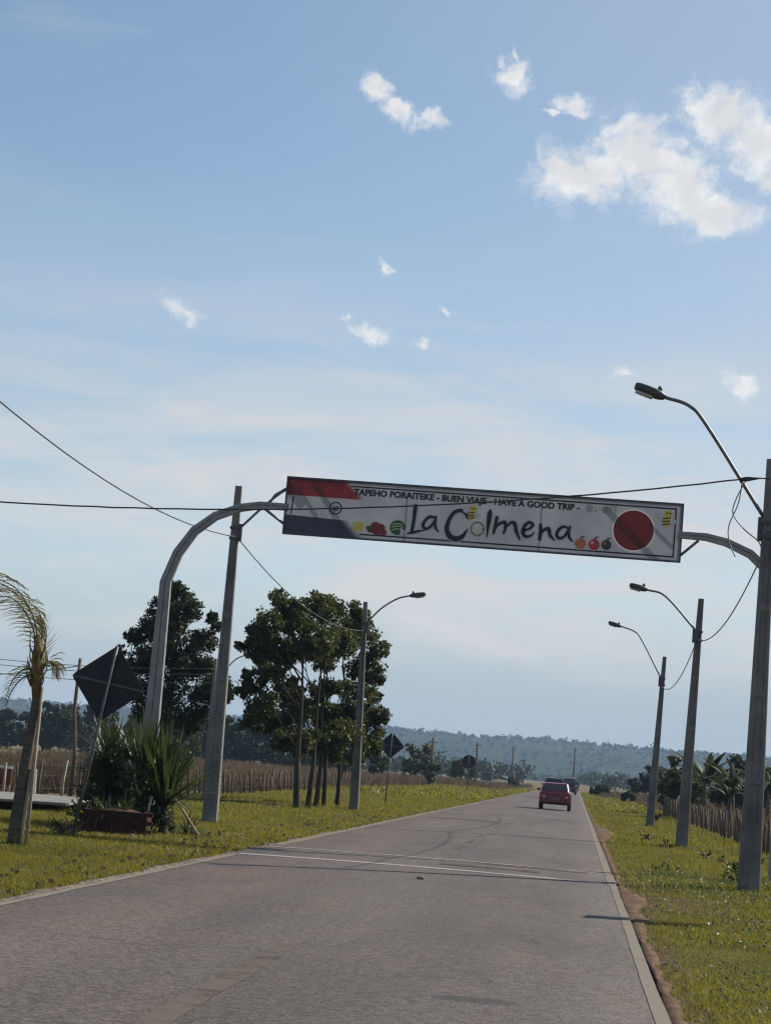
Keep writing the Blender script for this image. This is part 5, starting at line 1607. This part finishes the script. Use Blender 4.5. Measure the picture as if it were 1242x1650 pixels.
# tangled dry stems by the diamond sign post
root = empty('dry_bush', (-8.9, 37.0, 0), 0, 'small dry twiggy bush in the grass left of the diamond sign post', 'bush')
mb = MB()
for k in range(26):
    an = random.uniform(0, 6.28); r_ = random.uniform(.15, .42)
    mb.tube(limb((0, 0, 0), (math.cos(an) * r_, math.sin(an) * r_ * .5, random.uniform(0.08, 0.34)), 3, 0.4), [0.008] * 10, 4)
mb.build('twigs', M['bark'], root)
p = np.stack([rng.normal(0, .2, 140), rng.normal(0, .1, 140), rng.uniform(0.04, .28, 140)], 1)
link_mesh('leaves', leaves_mesh('dry_bush_leaves', p, rng.uniform(.04, .09, 140), rng.uniform(.015, .035, 140), M['dry'], 0.1), root)

# ------------------------------------------------------------------ vehicles
def wheel(root, x, y, r_, w_):
    mb = MB(); mb.tube([(x - w_ / 2, y, r_), (x - w_ / 2 + .02, y, r_), (x + w_ / 2 - .02, y, r_), (x + w_ / 2, y, r_)], [r_ - .03, r_, r_, r_ - .03], 22, smooth=False)
    wo = mb.build('wheel', M['rubber'], root)
    sx = 1 if x > 0 else -1
    mb = MB(); mb.tube([(x + sx * (w_ / 2 - .01), y, r_), (x + sx * (w_ / 2 + .012), y, r_)], r_ * 0.62, 16, smooth=False); mb.build('rim', M['arm_steel'], wo)


def car(x, y, rz, label, paintm, hw=0.83, length=4.1, zb=0.24, belt=0.92, roof=1.42, tail=0.45, r_=0.29, name='parked_car', cat='car', roof_mat=None, rear_flat=False):
    root = empty(name, (x, y, 0.05), rz, label, cat)
    L = length
    def ring(yy, w_, z0, z1, tk=0.93):
        return [(-w_ * .90, yy, z0), (-w_, yy, z0 + .14), (-w_, yy, (z0 + z1) / 2 + .08), (-w_ * .985, yy, z1 - .10), (-w_ * tk, yy, z1), (w_ * tk, yy, z1), (w_ * .985, yy, z1 - .10), (w_, yy, (z0 + z1) / 2 + .08), (w_, yy, z0 + .14), (w_ * .90, yy, z0)]
    mb = MB()
    mb.loft([ring(0.0, hw * .93, zb + .14, belt - .14), ring(0.03, hw * .97, zb + .08, belt - .05), ring(0.14, hw, zb + .02, belt), ring(0.6, hw, zb, belt + .02), ring(L * .5, hw, zb, belt), ring(L - .9, hw * .99, zb, belt - .03), ring(L - .2, hw * .93, zb + .06, belt - .20), ring(L, hw * .82, zb + .14, belt - .30)], 0, False)
    body = mb.build('body', M[paintm], root, bevel=0.02)
    # cabin
    def cab(yy, wb, wt, zt):
        return [(-wb, yy, belt - .03), (-wt, yy, zt - .06), (-wt * .90, yy, zt), (wt * .90, yy, zt), (wt, yy, zt - .06), (wb, yy, belt - .03)]
    t0 = 0.12; t1 = t0 + tail
    mb = MB()
    mb.loft([cab(t0, hw * .93, hw * .86, belt + .03), cab(t1, hw * .95, hw * .76, roof - .02), cab(t1 + .35, hw * .95, hw * .76, roof + .015), cab(L * .52, hw * .95, hw * .76, roof), cab(L * .74, hw * .93, hw * .84, belt + .03)], 0, False)
    mb.build('cabin', M[paintm], root, bevel=0.015)
    if roof_mat:
        mb = MB(); mb.box((0, L * .36, roof + .09), (hw * 1.5, L * .42, .14)); mb.build('roof_load', M[roof_mat], root, bevel=0.02)
    # rear window
    def rw(u, f_):      # u 0..1 across, f_ 0..1 up
        z = belt + .03 + (roof - belt - .05) * f_; yy = t0 + tail * f_ - .012
        w_ = (hw * .86 + (hw * .76 - hw * .86) * f_) * .90
        return (-w_ + 2 * w_ * u, yy, z)
    mb = MB(); q = [rw(.03, .18), rw(.97, .18), rw(.95, .88), rw(.05, .88)]
    mb.add(q + [(a, b + .01, c) for a, b, c in q], [(0, 1, 2, 3), (7, 6, 5, 4), (0, 4, 5, 1), (1, 5, 6, 2), (2, 6, 7, 3), (3, 7, 4, 0)])
    mb.build('rear_window', M['window'], root)
    for s_ in (-1, 1):
        mb = MB()
        zt = roof - .09
        q = [(s_ * (hw * .945 + .004), t1 * .8 + .1, belt + .06), (s_ * (hw * .94 + .004), L * .66, belt + .06), (s_ * (hw * .775 + .012), L * .545, zt), (s_ * (hw * .775 + .012), t1 + .12, zt)]
        mb.add(q + [(a - s_ * .012, b, c) for a, b, c in q], [(0, 1, 2, 3), (7, 6, 5, 4), (0, 4, 5, 1), (1, 5, 6, 2), (2, 6, 7, 3), (3, 7, 4, 0)])
        mb.build('side_window', M['window'], root)
        mb = MB(); mb.box((s_ * hw * .76, -.005, belt - .24), (hw * .30, .05, .15)); tl = mb.build('tail_light', M['tail'], root, bevel=.012)
        mb = MB(); mb.box((s_ * hw * .70, -.034, belt - .265), (hw * .15, .012, .06)); mb.build('lens', M['lens'], tl)
        mb = MB(); mb.box((s_ * (hw + .09), L * .68, belt + .09), (.17, .09, .13)); mb.build('mirror', M['car_dark'], root, bevel=.02)
        for yy in (L * .17, L * .80): wheel(root, s_ * (hw - .10), yy, r_, .19)
        mb = MB(); mb.box((s_ * (hw + .004), L * .45, belt - .13), (.012, .14, .03)); mb.build('door_handle', M['car_dark'], root)
    mb = MB(); mb.box((0, -.02, zb + .20), (hw * 1.84, .13, .18)); mb.build('bumper', M[paintm], root, bevel=.03)
    mb = MB(); mb.box((0, -.012, belt - .38), (.42, .03, .12)); mb.build('number_plate', M['plate'], root)
    mb = MB(); mb.box((0, .004, belt - .10), (hw * 1.1, .02, .018)); mb.build('boot_trim', M['car_dark'], root)
    mb = MB(); mb.tube([(-.45, .3, zb + .02), (-.45, -.03, zb + .02)], .028, 7); mb.build('exhaust', M['arm_steel'], root)
    return root


car(-1.03, 114.5, 0, 'maroon hatchback driving away, nearest vehicle on the road', 'car_red', hw=0.86, zb=0.30, belt=0.98, roof=1.46, r_=0.31, name='moving_car')
car(-1.83, 185, 0, 'black pickup with a wide roof mostly hidden behind the maroon hatchback', 'car_dark', hw=0.95, length=4.6, zb=0.38, belt=1.12, roof=1.78, tail=0.2, r_=0.36, name='moving_car')
car(-0.75, 262, 0, 'dark van with a white load on its roof ahead of the maroon hatchback', 'car_dark', hw=0.88, length=4.4, zb=0.36, belt=1.18, roof=1.95, tail=0.12, r_=0.34, name='moving_van', cat='van', roof_mat='white_paint')

mo = empty('motorcycle', (0.22, 288, 0.05), 0, 'small dark motorcycle riding along the right edge of the road', 'motorcycle')
for yy in (0, 1.25):
    mb = MB(); mb.tube([(-.05, yy, .3), (.05, yy, .3)], .3, 16, smooth=False); mb.build('wheel', M['rubber'], mo)
mb = MB(); mb.tube([(0, 0, .3), (0, .35, .55), (0, .85, .6), (0, 1.25, .3)], .04, 6); mb.tube([(0, 1.22, .35), (0, 1.0, .95)], .03, 6); mb.blob((0, .62, .45), (.14, .25, .16), 0, 1); mb.build('frame', M['steel_dark'], mo)
mb = MB(); mb.box((0, .3, .74), (.24, .62, .09)); mb.build('seat', M['rubber'], mo, bevel=.03)
mb = MB(); mb.tube([(-.34, .92, 1.0), (0, 1.0, .97), (.34, .92, 1.0)], .016, 6); mb.build('handlebar', M['steel_dark'], mo)
mb = MB(); mb.blob((0, .85, .74), (.14, .22, .12), 0, 2, .05); mb.build('tank', M['car_dark'], mo)
mb = MB(); mb.box((0, -.08, .72), (.10, .05, .06)); mb.build('tail_light', M['tail'], mo)

# rider: one skinned figure
vs = [(0, .32, .86), (0, .34, 1.06), (0, .40, 1.32), (0, .43, 1.46), (0, .45, 1.60), (0, .46, 1.70),
      (-.20, .41, 1.36), (-.30, .58, 1.16), (-.31, .84, 1.04), (.20, .41, 1.36), (.30, .58, 1.16), (.31, .84, 1.04),
      (-.11, .36, .83), (-.20, .76, .78), (-.16, .58, .38), (-.16, .70, .34), (.11, .36, .83), (.20, .76, .78), (.16, .58, .38), (.16, .70, .34)]
es = [(0, 1), (1, 2), (2, 3), (3, 4), (4, 5), (2, 6), (6, 7), (7, 8), (2, 9), (9, 10), (10, 11), (0, 12), (12, 13), (13, 14), (14, 15), (0, 16), (16, 17), (17, 18), (18, 19)]
rad = [.15, .15, .17, .065, .11, .09, .075, .055, .04, .075, .055, .04, .11, .075, .055, .04, .11, .075, .055, .04]
me = bpy.data.meshes.new('rider'); me.from_pydata(vs, es, []); me.materials.append(M['cloth_dark'])
rider = link_mesh('person', me, None, (0.22, 288, 0.05))
sk = rider.modifiers.new('skin', 'SKIN')
if len(me.skin_vertices):
    for k, r_ in enumerate(rad):
        me.skin_vertices[0].data[k].radius = (r_, r_)
    me.skin_vertices[0].data[0].use_root = True
ss = rider.modifiers.new('smooth', 'SUBSURF'); ss.levels = 1; ss.render_levels = 1
tag(rider, 'rider in dark clothes and a helmet sitting on the motorcycle', 'person')
mb = MB(); mb.blob((0, .455, 1.65), (.14, .155, .15), 0, 2, .02); mb.build('helmet', M['car_dark'], rider)

# roadside shelter far along the left verge
sh = empty('roadside_shelter', (-14.6, 350, 0), 0, 'tiny dark-roofed shelter with a pale base far along the left verge', 'shelter')
mb = MB()
mb.box((0, 0.5, 0.35), (1.9, 0.2, 0.7)); mb.build('wall', M['wall_pale'], sh)
for s_ in (-0.9, 0.9):
    mb = MB(); mb.box((s_, 0.5, 1.2), (0.14, 0.14, 2.4)); mb.build('pillar', M['wall_pale'], sh)
mb = MB(); mb.box((0, 0.4, 1.35), (1.7, 0.1, 1.2)); mb.build('back_panel', M['wall_blue'], sh)
mb = MB(); mb.box((0, 0.2, 2.5), (2.3, 1.4, 0.16)); mb.build('roof', M['wall_blue'], sh)
# loose stones and chips on the left road edge
for k in range(16):
    y = random.uniform(24, 62); s_ = random.uniform(0.014, 0.034)
    mb2 = MB(); mb2.blob((0, 0, 0), (s_ * 1.4, s_, s_ * .8), 0, 1, 0.3)
    x = -5.68 - random.uniform(0, 0.35)
    tag(mb2.build('stone', M['stone'], None, (x, y, 0.035)), 'pale stone lying on the gritty left road edge', 'stone', 'stones along the left road edge')
mb2 = MB(); mb2.blob((0, 0, 0), (0.07, 0.045, 0.03), 0, 1, 0.3)
tag(mb2.build('stone', M['stone'], None, (-2.15, 31.2, road_z(-2.15, 31.2) + 0.02)), 'lone small stone lying on the asphalt in the middle of the road', 'stone')
